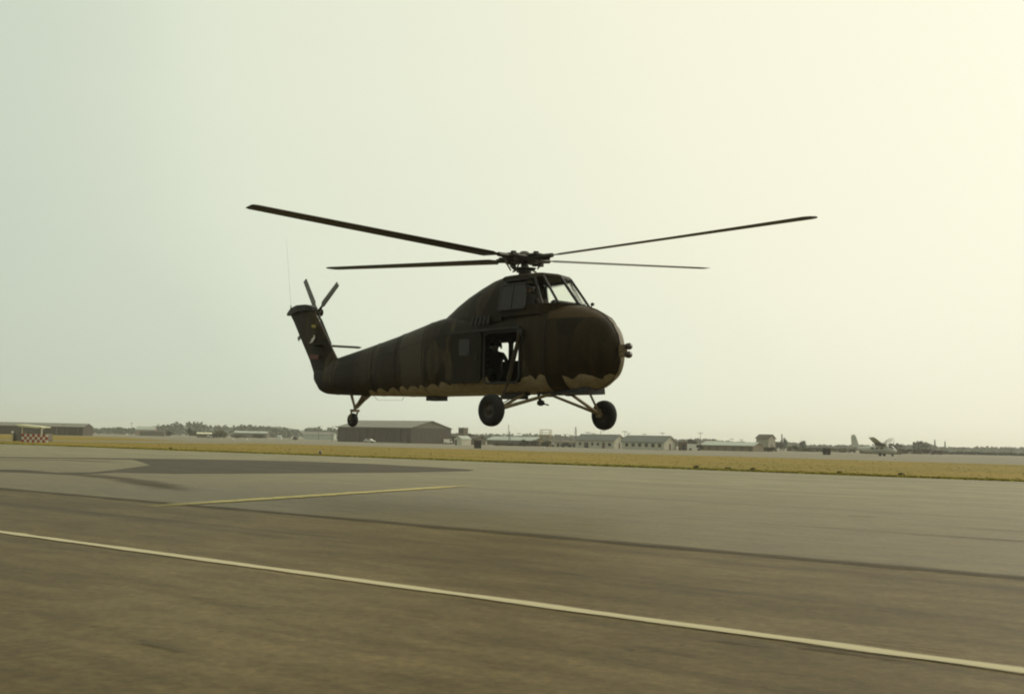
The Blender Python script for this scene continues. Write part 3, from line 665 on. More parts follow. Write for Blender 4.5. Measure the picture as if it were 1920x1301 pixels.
# ------------------------------------------------------------------ field furniture
def board(px, base, W, H, label, legs=False):
    g = ground(px, base); t = thing('marker_board', g, label, 'marker board', rz=math.atan2(-g.x, g.y) * 1.0)
    z0 = .12
    if legs:
        for k in range(2): part('panel', 'board_black', t, lambda q, k=k: q.box((-W / 4 + k * W / 2, 0, z0 + H / 2), (W / 2 - .04, .10, H)))
    else:
        part('panel', 'board_black', t, lambda q: q.box((0, 0, z0 + H / 2), (W, .12, H)))
    part('frame', 'board_black', t, lambda q: [q.box((s_ * (W / 2 + .02), 0, z0 + H / 2), (.05, .2, H + .06)) for s_ in (-1, 1)] + [q.box((0, 0, z), (W, .2, .05)) for z in (z0, z0 + H + .01)])
    for s_ in (-1, 1):
        part('leg', 'pole_steel', t, lambda q, s_=s_: q.box((s_ * W * .35, .12, (z0 + H) / 2 - .05), (.08, .08, z0 + H + .1)))
        part('stay', 'pole_steel', t, lambda q, s_=s_: q.cyl((s_ * W * .35, .15, H * .8), (s_ * W * .35, .9, 0), .03, n=5))
board(895.5, 841.3, 1.25, 1.45, 'square black marker board standing on the dry grass')
board(1550, 853.2, 1.55, 1.25, 'wide dark two panel marker board beyond the grass', True)
# taxiway edge light
g = ground(600, 854); t = thing('taxiway_light', g, 'low rusty taxiway light with a blue lens at the grass edge', 'taxiway light')
part('base_plate', 'rust', t, lambda q: q.lathe([(0, 0.0), (.34, 0.0), (.32, .07), (.18, .13), (0, .14)], n=14), True)
part('stem', 'rust', t, lambda q: q.cyl((0, 0, .12), (0, 0, .22), .06, n=8))
part('lens', 'light_blue', t, lambda q: q.lathe([(0, .2), (.09, .2), (.10, .28), (.07, .36), (0, .39)], n=12), True)
part('cable_box', 'rust', t, lambda q: q.box((-.22, .05, .07), (.18, .16, .14)))
# weed clumps at the taxiway edge
for px, py in ((1305, 877.5), (1365, 880.5), (1411, 882.5), (1574, 889), (320, 842.5), (1690, 893)):
    g = ground(px, py); t = thing('weed_clump', g, 'dark weed clump growing out of the taxiway edge', 'weed', group='weed clumps along the taxiway edge'); rnd = random.Random(px)
    def cl(q):
        for _ in range(60):
            an = rnd.uniform(0, 6.28); r = rnd.random() * .22; p = Vector((math.cos(an) * r, math.sin(an) * r, rnd.random() * .16)); leafquad(q, p + Vector((0, 0, .03)), .05, rnd)
    part('leaves', 'foliage_brown', t, cl); part('stem', 'bark', t, lambda q: [q.cyl((x, 0, -.02), (x * 1.4, .02, .12), .008, n=4) for x in (-.08, 0, .08)])
for px, py in ((1020, 841.8), (1679, 860.5), (237, 816.8), (463, 826.4), (437, 826)):
    g = ground(px, py); Y = g.y; t = thing('edge_marker', g, 'small white runway edge marker on the grey strip', 'marker', group='white runway edge markers'); k = Y / 230
    part('cone', 'car_white', t, lambda q: q.lathe([(0, .0), (.20 * k, .02), (.12 * k, .35 * k), (0, .42 * k)], n=10), True)
    part('base', 'concrete_block', t, lambda q: q.box((0, 0, .02), (.6 * k, .6 * k, .06)))

# runway control trailer with checkered skirt
g = ground(66, 829.0); t = thing('control_trailer', g, 'red and white checkered runway control trailer with a cream canopy roof', 'trailer', rz=R_(-10))
cw = .50
for r_i in range(3):
    for k in range(10):
        part('checker_panel', 'checker_red' if (k + r_i) % 2 == 0 else 'checker_white', t, lambda q, k=k, r_i=r_i: q.box((-1.75 + k * cw, -.95, .16 + r_i * .40), (cw - .01, .06, .39)))
part('body', 'trailer_grey', t, lambda q: q.box((.45, -.1, .7), (4.7, 1.6, 1.05)))
part('end_locker', 'trailer_grey', t, lambda q: q.box((-2.5, -.1, .75), (.9, 1.6, 1.2)))
for x in (-2.0, 1.7): part('roof_post', 'checker_white', t, lambda q, x=x: q.box((x, -.85, 1.65), (.16, .16, .95)))
part('roof_brace', 'checker_white', t, lambda q: [q.cyl((1.7, -.85, 1.6), (1.7 + s_ * .55, -.85, 2.0), .06, n=5) for s_ in (-1, 1)])
def canopy(q):
    q.prism([(-2.9, -1.4, 2.34), (1.9, -1.4, 2.06), (1.9, 1.4, 2.06), (-2.9, 1.4, 2.34)], (0, 0, .12))
    q.prism([(-2.4, -1.4, 2.16), (1.2, -1.4, 1.96), (1.8, -1.4, 2.05), (-2.8, -1.4, 2.33)], (0, .08, 0))
part('canopy', 'canopy_cream', t, canopy)
for x in (-1.2, 1.2): part('wheel', 'rubber', t, lambda q, x=x: q.cyl((x, -.7, .3), (x, -.45, .3), .3, n=14))
part('tow_bar', 'pole_steel', t, lambda q: q.cyl((2.35, 0, .45), (3.4, 0, .35), .05, n=6)); t.scale = (.8, .85, 1.0)
g = ground(28.5, 826.5); t = thing('oil_drum', g, 'upright dark steel drum beside the checkered trailer', 'drum')
part('shell', 'barrel_dark', t, lambda q: q.lathe([(0, 0), (.30, 0), (.30, .28), (.315, .30), (.30, .32), (.30, .58), (.315, .6), (.30, .62), (.30, .9), (0, .88)], n=16), True)
part('lid', 'barrel_dark', t, lambda q: q.cyl((0, 0, .88), (0, 0, .91), .27, n=16)); t.scale = (1.15, 1.15, 1.25)
g = ground(22, 826.0); t = thing('wind_lamp', g, 'small white lamp on a stake behind the dark drum', 'lamp')
part('stake', 'pole_steel', t, lambda q: q.cyl((0, 0, -.05), (0, 0, 1.2), .04, n=6)); part('lamp_head', 'car_white', t, lambda q: q.lathe([(0, 1.15), (.16, 1.18), (.2, 1.35), (.1, 1.5), (0, 1.52)], n=10), True)
part('hood', 'pole_steel', t, lambda q: q.lathe([(.22, 1.45), (.12, 1.56), (0, 1.58)], n=10), True)
# vehicles
def vehicle(px, base, label, mt, L=4.2, H=1.5, van=False, rz=0):
    g = atdist(px, base) if base > 900 or base < 700 else ground(px, base)
    t = thing('van' if van else 'car', g, label, 'van' if van else 'car', rz=rz)
    pf_ = [(-L / 2, .35), (-L / 2, .8), (-L * .40, H * .62), (-L * .28, H), (L * .12, H), (L * .27, H * .64), (L / 2, H * .52), (L / 2, .35)] if not van else [(-L / 2, .35), (-L / 2, H), (L * .34, H), (L * .45, H * .6), (L / 2, H * .5), (L / 2, .35)]
    bd = part('body', mt, t, lambda q: q.prism([(x, -.8, z) for x, z in pf_], (0, 1.6, 0)))
    part('window', 'dark_window', t, lambda q: q.prism([(x, -.81, z) for x, z in ([(-L * .26, H * .66), (-L * .2, H * .92), (L * .09, H * .92), (L * .18, H * .66)] if not van else [(L * .15, H * .6), (L * .15, H * .9), (L * .32, H * .9), (L * .4, H * .6)])], (0, -.02, 0)))
    for x in (-L * .3, L * .3):
        for y in (-.72, .72):
            wh = part('wheel', 'rubber', t, lambda q, x=x, y=y: q.cyl((x, y - .1, .33), (x, y + .1, .33), .33, n=12))
vehicle(1062, 365, 'dark car parked before the low pale shed', 'car_dark')
vehicle(1302, 340, 'white van parked beyond the brown board shed', 'car_white', 4.2, 1.9, True)
vehicle(693, 395, 'pale car parked by the hangar wall', 'car_white', 3.8, 1.3, rz=R_(-20))
vehicle(812, 425, 'pale car parked before the hangar doors', 'car_white', rz=R_(30))
vehicle(838, 422, 'white van near the right corner of the hangar', 'car_white', 4.0, 1.8, True, rz=R_(40))
vehicle(396, 560, 'white car below the thin white roof', 'car_white')

# ------------------------------------------------------------------ parked aeroplane
g = ground(1640, 852.0); g = atdist(1646, 262); t = thing('aeroplane', g, 'grey twin engined high wing aeroplane with a tall fin parked beyond the grass', 'aeroplane', rz=R_(-38)); PL = t
def ring(x, hw, z0, z1, n=16): return [Vector((x, hw * math.sin(2 * math.pi * i / n), (z0 + z1) / 2 + (z1 - z0) / 2 * math.cos(2 * math.pi * i / n))) for i in range(n)]
fus = part('fuselage', 'plane_skin', t, lambda q: q.loft([ring(4.4, .12, 1.0, 1.3), ring(4.0, .5, .7, 1.75), ring(3.2, .75, .55, 2.3), ring(2.0, .85, .5, 2.55), ring(0, .85, .5, 2.5), ring(-2.5, .65, .75, 2.2), ring(-4.6, .35, 1.1, 1.9), ring(-6.0, .12, 1.4, 1.75)]), True)
part('cockpit_window', 'dark_window', t, lambda q: q.loft([ring(3.75, .45, 1.55, 2.0), ring(3.3, .66, 1.7, 2.32), ring(2.8, .70, 1.8, 2.45)]), True)
part('fin', 'plane_skin', t, lambda q: q.prism([(-4.2, -.09, 1.7), (-5.2, -.09, 4.5), (-5.5, -.09, 4.85), (-6.1, -.09, 4.8), (-6.35, -.09, 4.3), (-6.15, -.09, 1.5)], (0, .18, 0)))
for s_ in (-1, 1):
    rd = part('wing', 'plane_skin', t, lambda q, s_=s_: q.loft([[Vector((2.0 - .15 * (k > 0), s_ * y, z + dz)) if False else Vector((x, s_ * y, z + dz)) for x, dz in ((2.1 - y * .06, 0), (1.3, .2), (-0.3 + y * .08, .02), (1.0, -.08))] for y, z in ((.5, 2.5), (3.0, 3.05), (6.4, 4.1))]))
    nac = part('engine', 'plane_dark', t, lambda q, s_=s_: q.cyl((.3, s_ * 2.5, 2.6), (2.6, s_ * 2.5, 2.6), .3, .38, 12))
    part('spinner', 'plane_dark', nac, lambda q, s_=s_: q.cyl((2.6, s_ * 2.5, 2.6), (2.95, s_ * 2.5, 2.6), .14, .03, 8))
    for k in range(3):
        an = R_(25 + 120 * k); part('propeller_blade', 'plane_dark', nac, lambda q, s_=s_, an=an: q.cyl((2.75, s_ * 2.5, 2.6), (2.75, s_ * 2.5 + math.sin(an) * 1.15, 2.6 + math.cos(an) * 1.15), .09, .05, 5))
    part('tailplane', 'plane_skin', t, lambda q, s_=s_: q.prism([(-4.9, s_ * .2, 1.75), (-5.3, s_ * 2.7, 2.0), (-5.9, s_ * 2.7, 2.0), (-6.0, s_ * .1, 1.75)], (0, 0, .1)))
    part('gear_leg', 'plane_dark', t, lambda q, s_=s_: q.cyl((1.0, s_ * .8, .7), (1.0, s_ * 1.3, .35), .08, n=6))
    part('wheel', 'rubber', t, lambda q, s_=s_: q.cyl((1.0, s_ * 1.22, .36), (1.0, s_ * 1.44, .36), .36, n=14))
part('wheel', 'rubber', t, lambda q: q.cyl((3.4, -.1, .25), (3.4, .1, .25), .25, n=12)); part('gear_leg', 'plane_dark', t, lambda q: q.cyl((3.4, 0, .3), (3.3, 0, .8), .06, n=6))
for k in range(3): part('cabin_window', 'dark_window', t, lambda q, k=k: q.box((1.2 - k * 1.1, -.82, 1.75), (.5, .06, .4)))

# ------------------------------------------------------------------ HELICOPTER (x forward, y port, z up; z = 0 under the wheels)
HYAW = R_(47.5)
hubr = ray(983, 486); hubw = hubr * (29.8 / hubr.y) + Vector((0, 0, EYE))
HX, HY, HZ = hubw.x, hubw.y, 1.94
H = thing('helicopter', (HX, HY, HZ), 'dark camouflaged piston helicopter with four rotor blades hovering above the taxiway', 'helicopter', rz=-HYAW)
def itp(tab, x):
    tab = sorted(tab)
    if x <= tab[0][0]: return tab[0][1]
    for (a, b), (c, d) in zip(tab, tab[1:]):
        if a <= x <= c:
            t = (x - a) / (c - a); return b + (d - b) * t
    return tab[-1][1]
TOP = [(3.47, 1.95), (3.39, 2.28), (3.21, 2.56), (2.88, 2.83), (2.45, 3.02), (2.05, 3.11), (1.4, 3.12), (-2.4, 3.10), (-3.02, 3.05), (-5.13, 2.70), (-6.74, 2.46), (-8.71, 2.17), (-9.4, 2.05), (-9.9, 1.9)]
BOT = [(3.47, 1.64), (3.39, 1.40), (3.21, 1.18), (2.88, 1.01), (2.45, .91), (2.0, .88), (-4, .88), (-6.9, .95), (-8.85, 1.02), (-9.3, 1.06), (-9.6, 1.17), (-9.9, 1.45)]
HWD = [(3.47, .05), (3.39, .26), (3.21, .46), (2.88, .66), (2.45, .81), (1.9, .88), (1.4, .90), (-1.5, .90), (-3.0, .83), (-5, .62), (-7, .40), (-8.7, .25), (-9.5, .17), (-9.9, .10)]
def section(x, inset=0.0, n=36):
    hw = itp(HWD, x) - inset; z0 = itp(BOT, x) + inset; z1 = itp(TOP, x) - inset; zc = (z0 + z1) / 2; hh = (z1 - z0) / 2
    e = itp([(3.47, 2.0), (2.9, 2.15), (2.2, 2.6), (1.5, 3.4), (-2.5, 3.4), (-6, 2.6), (-9.9, 2.2)], x); pts = []
    for i in range(n):
        t = 2 * math.pi * (i + .5) / n; c, s_ = math.cos(t), math.sin(t)
        pts.append(Vector((x, hw * math.copysign(abs(s_) ** (2 / e), s_), zc + hh * math.copysign(abs(c) ** (2 / e), c))))
    return pts
xs = [3.47, 3.44, 3.39, 3.31, 3.21, 3.05, 2.88, 2.66, 2.45, 2.2, 1.9, 1.6] + [1.3 - .3 * k for k in range(15)] + [-3.3 - .45 * k for k in range(13)] + [-9.0, -9.2, -9.4, -9.6, -9.75, -9.9]
xs = sorted(set(round(x, 3) for x in xs), reverse=True)
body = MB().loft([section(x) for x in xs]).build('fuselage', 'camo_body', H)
def boolean(o, cutters, op='DIFFERENCE'):
    for c in cutters:
        md = o.modifiers.new('b', 'BOOLEAN'); md.operation = op; md.solver = 'EXACT'; md.object = c
    bpy.context.view_layer.update()
    dg = bpy.context.evaluated_depsgraph_get(); me = bpy.data.meshes.new_from_object(o.evaluated_get(dg))
    o.modifiers.clear(); old = o.data; o.data = me
    for c in cutters: bpy.data.objects.remove(c, do_unlink=True)
def roundrect(x0, x1, z0, z1, r, k=5):
    pts = []
    for cx, cz, a0 in ((x1 - r, z1 - r, 0), (x0 + r, z1 - r, 90), (x0 + r, z0 + r, 180), (x1 - r, z0 + r, 270)):
        for i in range(k): an = R_(a0 + 90 * i / (k - 1)); pts.append((cx + r * math.cos(an), cz + r * math.sin(an)))
    return pts
cav = MB().loft([section(x, .06) for x in (1.5, 1.2, .6, 0, -.6, -1.2, -1.8, -2.4, -2.9)]).build('cut', 'heli_interior', H)
door = MB().prism([(x, -1.1, z) for x, z in roundrect(-.50, .86, 1.14, 2.46, .16)], (0, .6, 0)).build('cut', 'heli_interior', H)
WINX = [(-2.12, -1.46), (-1.34, -.95)]
wc = [MB().prism([(x, .6, z) for x, z in roundrect(a, b_, 1.86, 2.42, .07)], (0, .6, 0)).build('cut', 'heli_interior', H) for a, b_ in WINX]
top = MB().box((.85, 0, 3.1), (1.9, 1.25, .5)).build('cut', 'heli_interior', H)
boolean(body, [cav, door] + wc + [top]); angle_smooth(body, 35)
# cabin floor, bulkheads
part('cabin_floor', 'heli_interior', H, lambda q: q.box((-.7, 0, 1.07), (4.1, 1.26, .05)))
part('cabin_seat', 'heli_seat', H, lambda q: [q.box((-2.0, .35, 1.45), (.9, .7, .06)), q.box((-2.4, .35, 1.75), (.06, .7, .6))] + [q.box((x, y, 1.25), (.05, .05, .4)) for x in (-2.3, -1.7) for y in (.05, .65)])
for (a, b_) in WINX:
    wf = part('window_frame', 'heli_dark', H, lambda q, a=a, b_=b_: [q.cyl((x0, .89, z0), (x1, .89, z1), .022, n=5) for (x0, z0), (x1, z1) in zip(roundrect(a, b_, 1.86, 2.42, .07), roundrect(a, b_, 1.86, 2.42, .07)[1:] + roundrect(a, b_, 1.86, 2.42, .07)[:1]) if (x0, z0) != (x1, z1)])
# door slid back on the starboard side, with its window
dr_ = part('cabin_door', 'camo_plain', H, lambda q: q.prism([(x, -.925, z) for x, z in roundrect(-2.02, -.56, 1.16, 2.50, .14)], (0, -.035, 0)))
part('window', 'plexiglass_dull', dr_, lambda q: q.prism([(x, -.962, z) for x, z in roundrect(-1.46, -1.02, 1.90, 2.34, .05)], (0, -.012, 0)))
part('handle', 'heli_dark', dr_, lambda q: q.cyl((-.75, -.97, 1.75), (-.75, -.97, 1.95), .02, n=6))
part('door_rail', 'heli_dark', H, lambda q: q.box((-.6, -.925, 2.54), (2.95, .05, .05)))
part('door_frame', 'heli_dark', H, lambda q: [q.cyl((x0, -.905, z0), (x1, -.905, z1), .03, n=6) for (x0, z0), (x1, z1) in zip(roundrect(-.50, .86, 1.14, 2.46, .16), roundrect(-.50, .86, 1.14, 2.46, .16)[1:] + roundrect(-.50, .86, 1.14, 2.46, .16)[:1]) if (x0, z0) != (x1, z1)])

# hump behind the cockpit
HT = [(0.10, 3.98), (-.2, 4.0), (-.6, 3.94), (-1.11, 3.80), (-1.7, 3.62), (-2.21, 3.43), (-2.7, 3.22), (-3.05, 3.05), (-3.3, 2.93)]
HH = [(0.10, .72), (-.5, .72), (-1.11, .66), (-1.7, .56), (-2.21, .44), (-2.7, .28), (-3.05, .14), (-3.3, .05)]
def hsec(x, n=28):
    hw = itp(HH, x); z1 = itp(HT, x); wl = min(.86, hw + .16); ex = itp([(.1, .42), (-1.0, .52), (-2.5, .62)], x); pts = [Vector((x, -wl, 2.75)), Vector((x, -wl, 2.95))]
    for i in range(n + 1):
        t = math.pi * i / n; c, s_ = -math.cos(t), math.sin(t)
        pts.append(Vector((x, (hw + (wl - hw) * (1 - s_) ** 1.2) * math.copysign(abs(c) ** ex, c), 2.95 + (z1 - 2.95) * s_ ** ex)))
    pts += [Vector((x, wl, 2.95)), Vector((x, wl, 2.75))]
    return pts
hump = MB().loft([hsec(x) for x in (.10, -.05, -.2, -.4, -.6, -.85, -1.11, -1.4, -1.7, -1.95, -2.21, -2.45, -2.7, -2.9, -3.05, -3.2)]).build('rotor_fairing', 'camo_plain', H); angle_smooth(hump, 40)
part('air_scoop', 'heli_dark', H, lambda q: q.loft([[Vector((x, y * wv - .62, z)) for y, z in ((-1, z0), (1, z0), (1, z1), (-1, z1))] for x, wv, z0, z1 in ((-.55, .13, 3.38, 3.60), (-1.0, .12, 3.36, 3.52), (-1.35, .05, 3.34, 3.40))]))
for k in range(5): part('louvre', 'heli_dark', H, lambda q, k=k: q.box((-.35 - k * .16, -.915, 2.80), (.10, .03, .22), Matrix.Rotation(R_(20), 3, 'Y')))

# cockpit: roof, posts, panes
CP = {'c_b': (2.05, 0, 3.12), 'c_t': (1.38, 0, 3.88)}
def sy(p, s_): return Vector((p[0], p[1] * s_, p[2]))
ob, ot = (1.88, .56, 3.12), (1.26, .50, 3.87)         # outer windscreen post
sb, st_ = (1.50, .76, 3.10), (1.10, .63, 3.83)        # front post of sliding window
rb, rt = (0.10, .84, 3.06), (0.10, .70, 3.80)         # rear post
kn = part('cockpit_sill', 'camo_plain', H, lambda q: q.loft([[Vector((x, y, z)) for x, y in ((2.10, 0), (1.93, -.60), (1.50, -.81), (.05, -.885), (.05, .885), (1.50, .81), (1.93, .60))] for z in (2.86, 3.12)]))
boolean(kn, [MB().box((.85, 0, 3.1), (1.7, 1.25, .6)).build('cut', 'heli_interior', H)])
def roofr(z, k): return [Vector((x * k + .66 * (1 - k), y * k, z)) for x, y in ((1.42, 0), (1.28, -.52), (1.12, -.65), (-.06, -.72), (-.06, .72), (1.12, .65), (1.28, .52))]
rf = MB().loft([roofr(3.84, 1.0), roofr(3.89, .99), roofr(3.94, .93), roofr(3.97, .80), roofr(3.985, .5)]).build('cockpit_roof', 'camo_plain', H)
def post(q, p0, p1, r=.035): q.cyl(p0, p1, r, r, 6)
part('centre_post', 'heli_dark', H, lambda q: post(q, CP['c_b'], CP['c_t'], .040))
for s_ in (-1, 1):
    part('windscreen_post', 'heli_dark', H, lambda q, s_=s_: post(q, sy(ob, s_), sy(ot, s_), .034))
    part('window_post', 'heli_dark', H, lambda q, s_=s_: (post(q, sy(sb, s_), sy(st_, s_), .038), post(q, sy(rb, s_), sy(rt, s_), .05), post(q, sy(st_, s_), sy(rt, s_), .035), post(q, sy(ot, s_), sy(st_, s_), .03)))
    part('windscreen', 'plexiglass', H, lambda q, s_=s_: q.prism([CP['c_b'], sy(ob, s_), sy(ot, s_), CP['c_t']], (.008, 0, .008)))
    part('quarter_window', 'plexiglass', H, lambda q, s_=s_: q.prism([sy(ob, s_), sy(sb, s_), sy(st_, s_), sy(ot, s_)], (.008, s_ * .008, 0)))
part('side_window', 'plexiglass', H, lambda q: q.prism([sy(sb, 1), sy(rb, 1), sy(rt, 1), sy(st_, 1)], (0, .008, 0)))
# starboard sliding window pushed back along the fairing
sw_ = part('sliding_window', 'plexiglass_dull', H, lambda q: q.prism([(.98, -.875, 3.02), (.04, -.92, 3.02), (.04, -.80, 3.68), (.90, -.77, 3.68)], (0, -.015, 0)))
part('frame', 'heli_dark', sw_, lambda q: [q.cyl(a_, b_, .028, n=6) for a_, b_ in (((.98, -.885, 3.02), (.04, -.93, 3.02)), ((.04, -.93, 3.02), (.04, -.81, 3.68)), ((.04, -.81, 3.68), (.90, -.78, 3.68)), ((.90, -.78, 3.68), (.98, -.885, 3.02)), ((.5, -.91, 3.02), (.48, -.795, 3.68)))])
part('instrument_panel', 'heli_dark', H, lambda q: q.box((1.72, 0, 3.05), (.12, 1.15, .30), Matrix.Rotation(R_(-20), 3, 'Y')))
for s_ in (-1, 1): part('cockpit_seat', 'heli_seat', H, lambda q, s_=s_: (q.box((.55, s_ * .38, 2.72), (.5, .46, .08)), q.box((.30, s_ * .38, 3.08), (.08, .46, .72), Matrix.Rotation(R_(-8), 3, 'Y')), q.box((.5, s_ * .38, 2.6), (.1, .1, .3))))

# nose details
part('landing_light', 'lamp_dark', H, lambda q: q.lathe([(0, .0), (.075, .02), (.085, .10), (.075, .14), (0, .15)], Matrix.Translation((3.68, -.03, 1.98)) @ Matrix.Rotation(R_(90), 4, 'Y'), 14), True)
part('landing_light', 'lamp_dark', H, lambda q: q.lathe([(0, .0), (.075, .02), (.085, .10), (.075, .14), (0, .15)], Matrix.Translation((3.68, -.03, 1.78)) @ Matrix.Rotation(R_(90), 4, 'Y'), 14), True)
part('light_bracket', 'gear_metal', H, lambda q: (q.box((3.58, -.03, 1.88), (.24, .05, .30)), q.cyl((3.42, -.03, 1.88), (3.6, -.03, 1.88), .04, n=8)))
part('temperature_probe', 'lamp_dark', H, lambda q: (q.cyl((2.42, 0, 2.95), (2.50, 0, 3.06), .015, n=6), q.lathe([(0, -.05), (.045, -.03), (.05, .02), (0, .05)], Matrix.Translation((2.52, 0, 3.09)), 10)))
# engine clamshell doors: seam strips and intake grille on the nose
seam = []
for tb in (TOP[:6], BOT[:5]): part('nose_seam', 'heli_dark', H, lambda q, tb=tb: [q.cyl((x0 + .006, 0, z0), (x1 + .006, 0, z1), .012, n=5) for (x0, z0), (x1, z1) in zip(tb, tb[1:])])
def hoop(q, x, r=.010, inset=-.004):
    s_ = section(x, inset); [q.cyl(s_[i], s_[(i + 1) % len(s_)], r, n=4) for i in range(len(s_))]
part('panel_joint', 'heli_dark', H, lambda q: hoop(q, 1.72))
for x in (-3.3, -4.75, -6.15, -8.6): part('panel_joint', 'heli_dark', H, lambda q, x=x: hoop(q, x, .006))
for i_ in (7, 9, 26, 28):
    part('stringer_seam', 'heli_dark', H, lambda q, i_=i_: [q.cyl(section(x0, -.003)[i_], section(x1, -.003)[i_], .004, n=4) for x0, x1 in zip([-2.4 - .5 * k for k in range(13)], [-2.4 - .5 * k for k in range(1, 14)])])
part('chin_fairing', 'heli_dark', H, lambda q: q.loft([[Vector((x, y, z)) for y, z in ((-wv, .86), (wv, .86), (wv * .9, 1.06), (-wv * .9, 1.06))] for x, wv in ((2.72, .30), (2.5, .42), (1.6, .46), (1.0, .40))]))
part('exhaust_stack', 'hub_metal', H, lambda q: [q.cyl((2.2 - k * .22, .80, 1.2), (2.1 - k * .22, .98, 1.12), .06, n=8) for k in range(3)])
part('nose_grille', 'heli_dark', H, lambda q: [q.cyl(section(2.95 - k * .07, -.006)[i], section(2.95 - k * .07, -.006)[i + 1], .010, n=4) for k in range(4) for i in range(2, 8)])
part('belly_box', 'heli_dark', H, lambda q: q.box((-3.55, 0, .83), (.55, .35, .14)))
part('cargo_hook', 'heli_dark', H, lambda q: (q.box((.05, -.3, .82), (.75, .3, .14)), q.cyl((.65, 0, .88), (.72, 0, .70), .04, n=6), q.lathe([(.03, 0), (.10, .03), (.10, .12), (.03, .16)], Matrix.Translation((.74, 0, .58)), 10), q.cyl((.74, 0, .66), (.98, .05, .60), .02, n=5)))
part('aerial_wire', 'heli_dark', H, lambda q: (q.cyl((-6.2, -.3, .92), (-6.0, -.3, .80), .006, n=4), q.cyl((-6.0, -.3, .80), (-4.8, -.3, .78), .005, n=4), q.cyl((-4.8, -.3, .78), (-4.7, -.3, .88), .006, n=4)))

# tail pylon
def fsec(z, le, te, th):
    pts = []
    for t in [0, .08, .25, .5, .8, 1.0]: pts.append((le + (te - le) * t, th * (2.2 * math.sqrt(t) * (1 - t) + .12 * t + (.05 if t == 0 else 0)) ))
    return [Vector((x, y, z)) for x, y in pts] + [Vector((x, -y, z)) for x, y in pts[::-1]]
FIN = [(1.25, -8.2, -9.72, .20), (1.7, -8.35, -9.98, .22), (2.17, -8.70, -10.27, .22), (2.6, -9.08, -10.62, .20), (3.03, -9.45, -10.97, .19), (3.5, -9.86, -11.34, .18), (3.78, -10.10, -11.60, .17), (3.90, -10.20, -11.62, .17)]
part('tail_pylon', 'camo_plain', H, lambda q: q.loft([fsec(*f) for f in FIN]), True)
angle_smooth(bpy.data.objects['tail_pylon'], 50)
part('pylon_cap', 'heli_dark', H, lambda q: q.loft([[Vector((x, y * wv, z0 if i < 2 else z1)) for i, y in enumerate((-1, 1, 1, -1))] for x, wv, z0, z1 in ((-10.12, .10, 3.82, 3.93), (-10.4, .2, 3.82, 4.03), (-10.9, .22, 3.82, 4.04), (-11.4, .15, 3.76, 3.98), (-11.80, .04, 3.76, 3.84))]))
part('tail_light', 'mark_red', H, lambda q: q.lathe([(0, 0), (.05, 0), (.05, .07), (0, .11)], Matrix.Translation((-11.35, 0, 3.97)), 10), True)
part('stabilizer', 'camo_plain', H, lambda q: q.loft([[Vector((x + dx, y, z + dz)) for dx, dz in ((.32, 0), (.12, .045), (-.30, .01), (.12, -.035))] for x, y, z in ((-9.62, -.40, 2.62), (-9.72, .3, 2.645), (-9.92, 1.52, 2.69), (-9.94, 1.60, 2.69))]))
part('tail_marking', 'mark_white', H, lambda q: q.prism([(-9.78, -.236, 2.98), (-9.74, -.236, 2.92), (-9.86, -.236, 2.86), (-9.92, -.236, 2.76), (-10.02, -.236, 2.72), (-9.92, -.236, 2.72), (-9.82, -.236, 2.74), (-9.70, -.236, 2.84), (-9.68, -.236, 2.93)][::-1], (0, -.006, 0)))
part('tail_stripe', 'mark_red', H, lambda q: q.prism([(-9.40, -.245, 2.30), (-9.95, -.222, 2.34), (-9.97, -.222, 2.20), (-9.42, -.245, 2.16)], (0, -.006, 0)))
part('tail_plate', 'mark_yellow', H, lambda q: q.prism([(-9.70, -.205, 3.30), (-9.95, -.205, 3.33), (-9.96, -.205, 3.24), (-9.72, -.205, 3.20)], (0, -.006, 0)))
part('whip_antenna', 'heli_dark', H, lambda q: (q.cyl((-11.6, 0, 3.8), (-11.62, 0, 4.1), .018, n=6), q.cyl((-11.62, 0, 4.1), (-12.1, 0, 6.5), .0035, .0015, 5)))
# tail rotor
TR = Vector((-10.60, .42, 3.84))
trh = part('tail_rotor_hub', 'hub_metal', H, lambda q: (q.cyl((-10.62, .0, 3.82), (-10.60, .36, 3.84), .12, .10, 10), q.cyl(TR - Vector((0, .10, 0)), TR + Vector((0, .10, 0)), .10, n=12), [q.cyl(TR, TR + Vector((math.sin(R_(a_)), 0, math.cos(R_(a_)))) * .3, .05, .04, 8) for a_ in (-36, 54, 144, 234)], q.lathe([(.03, 0), (.13, .02), (.13, .05), (.03, .06)], Matrix.Translation(TR + Vector((0, .10, 0))) @ Matrix.Rotation(R_(-90), 4, 'X'), 12)))
for a_ in (-36, 54, 144, 234):
    d = Vector((math.sin(R_(a_)), 0, math.cos(R_(a_)))); e = Vector((d.z, 0, -d.x)); nn = Vector((0, 1, 0))
    part('tail_rotor_blade', 'blade_grey', H, lambda q: q.loft([[TR + d * r + (e * cx + nn * (cy + cx * tw)) for cx, cy in ((.08, 0), (.03, .016), (-.11, 0), (.03, -.016))] if r > .4 else [TR + d * r + (e * cx * .3 + nn * cy) for cx, cy in ((.08, 0), (.03, .02), (-.11, 0), (.03, -.02))] for r, tw in ((.25, 0), (.42, .25), (1.0, .18), (1.42, .12), (1.45, .12))]))

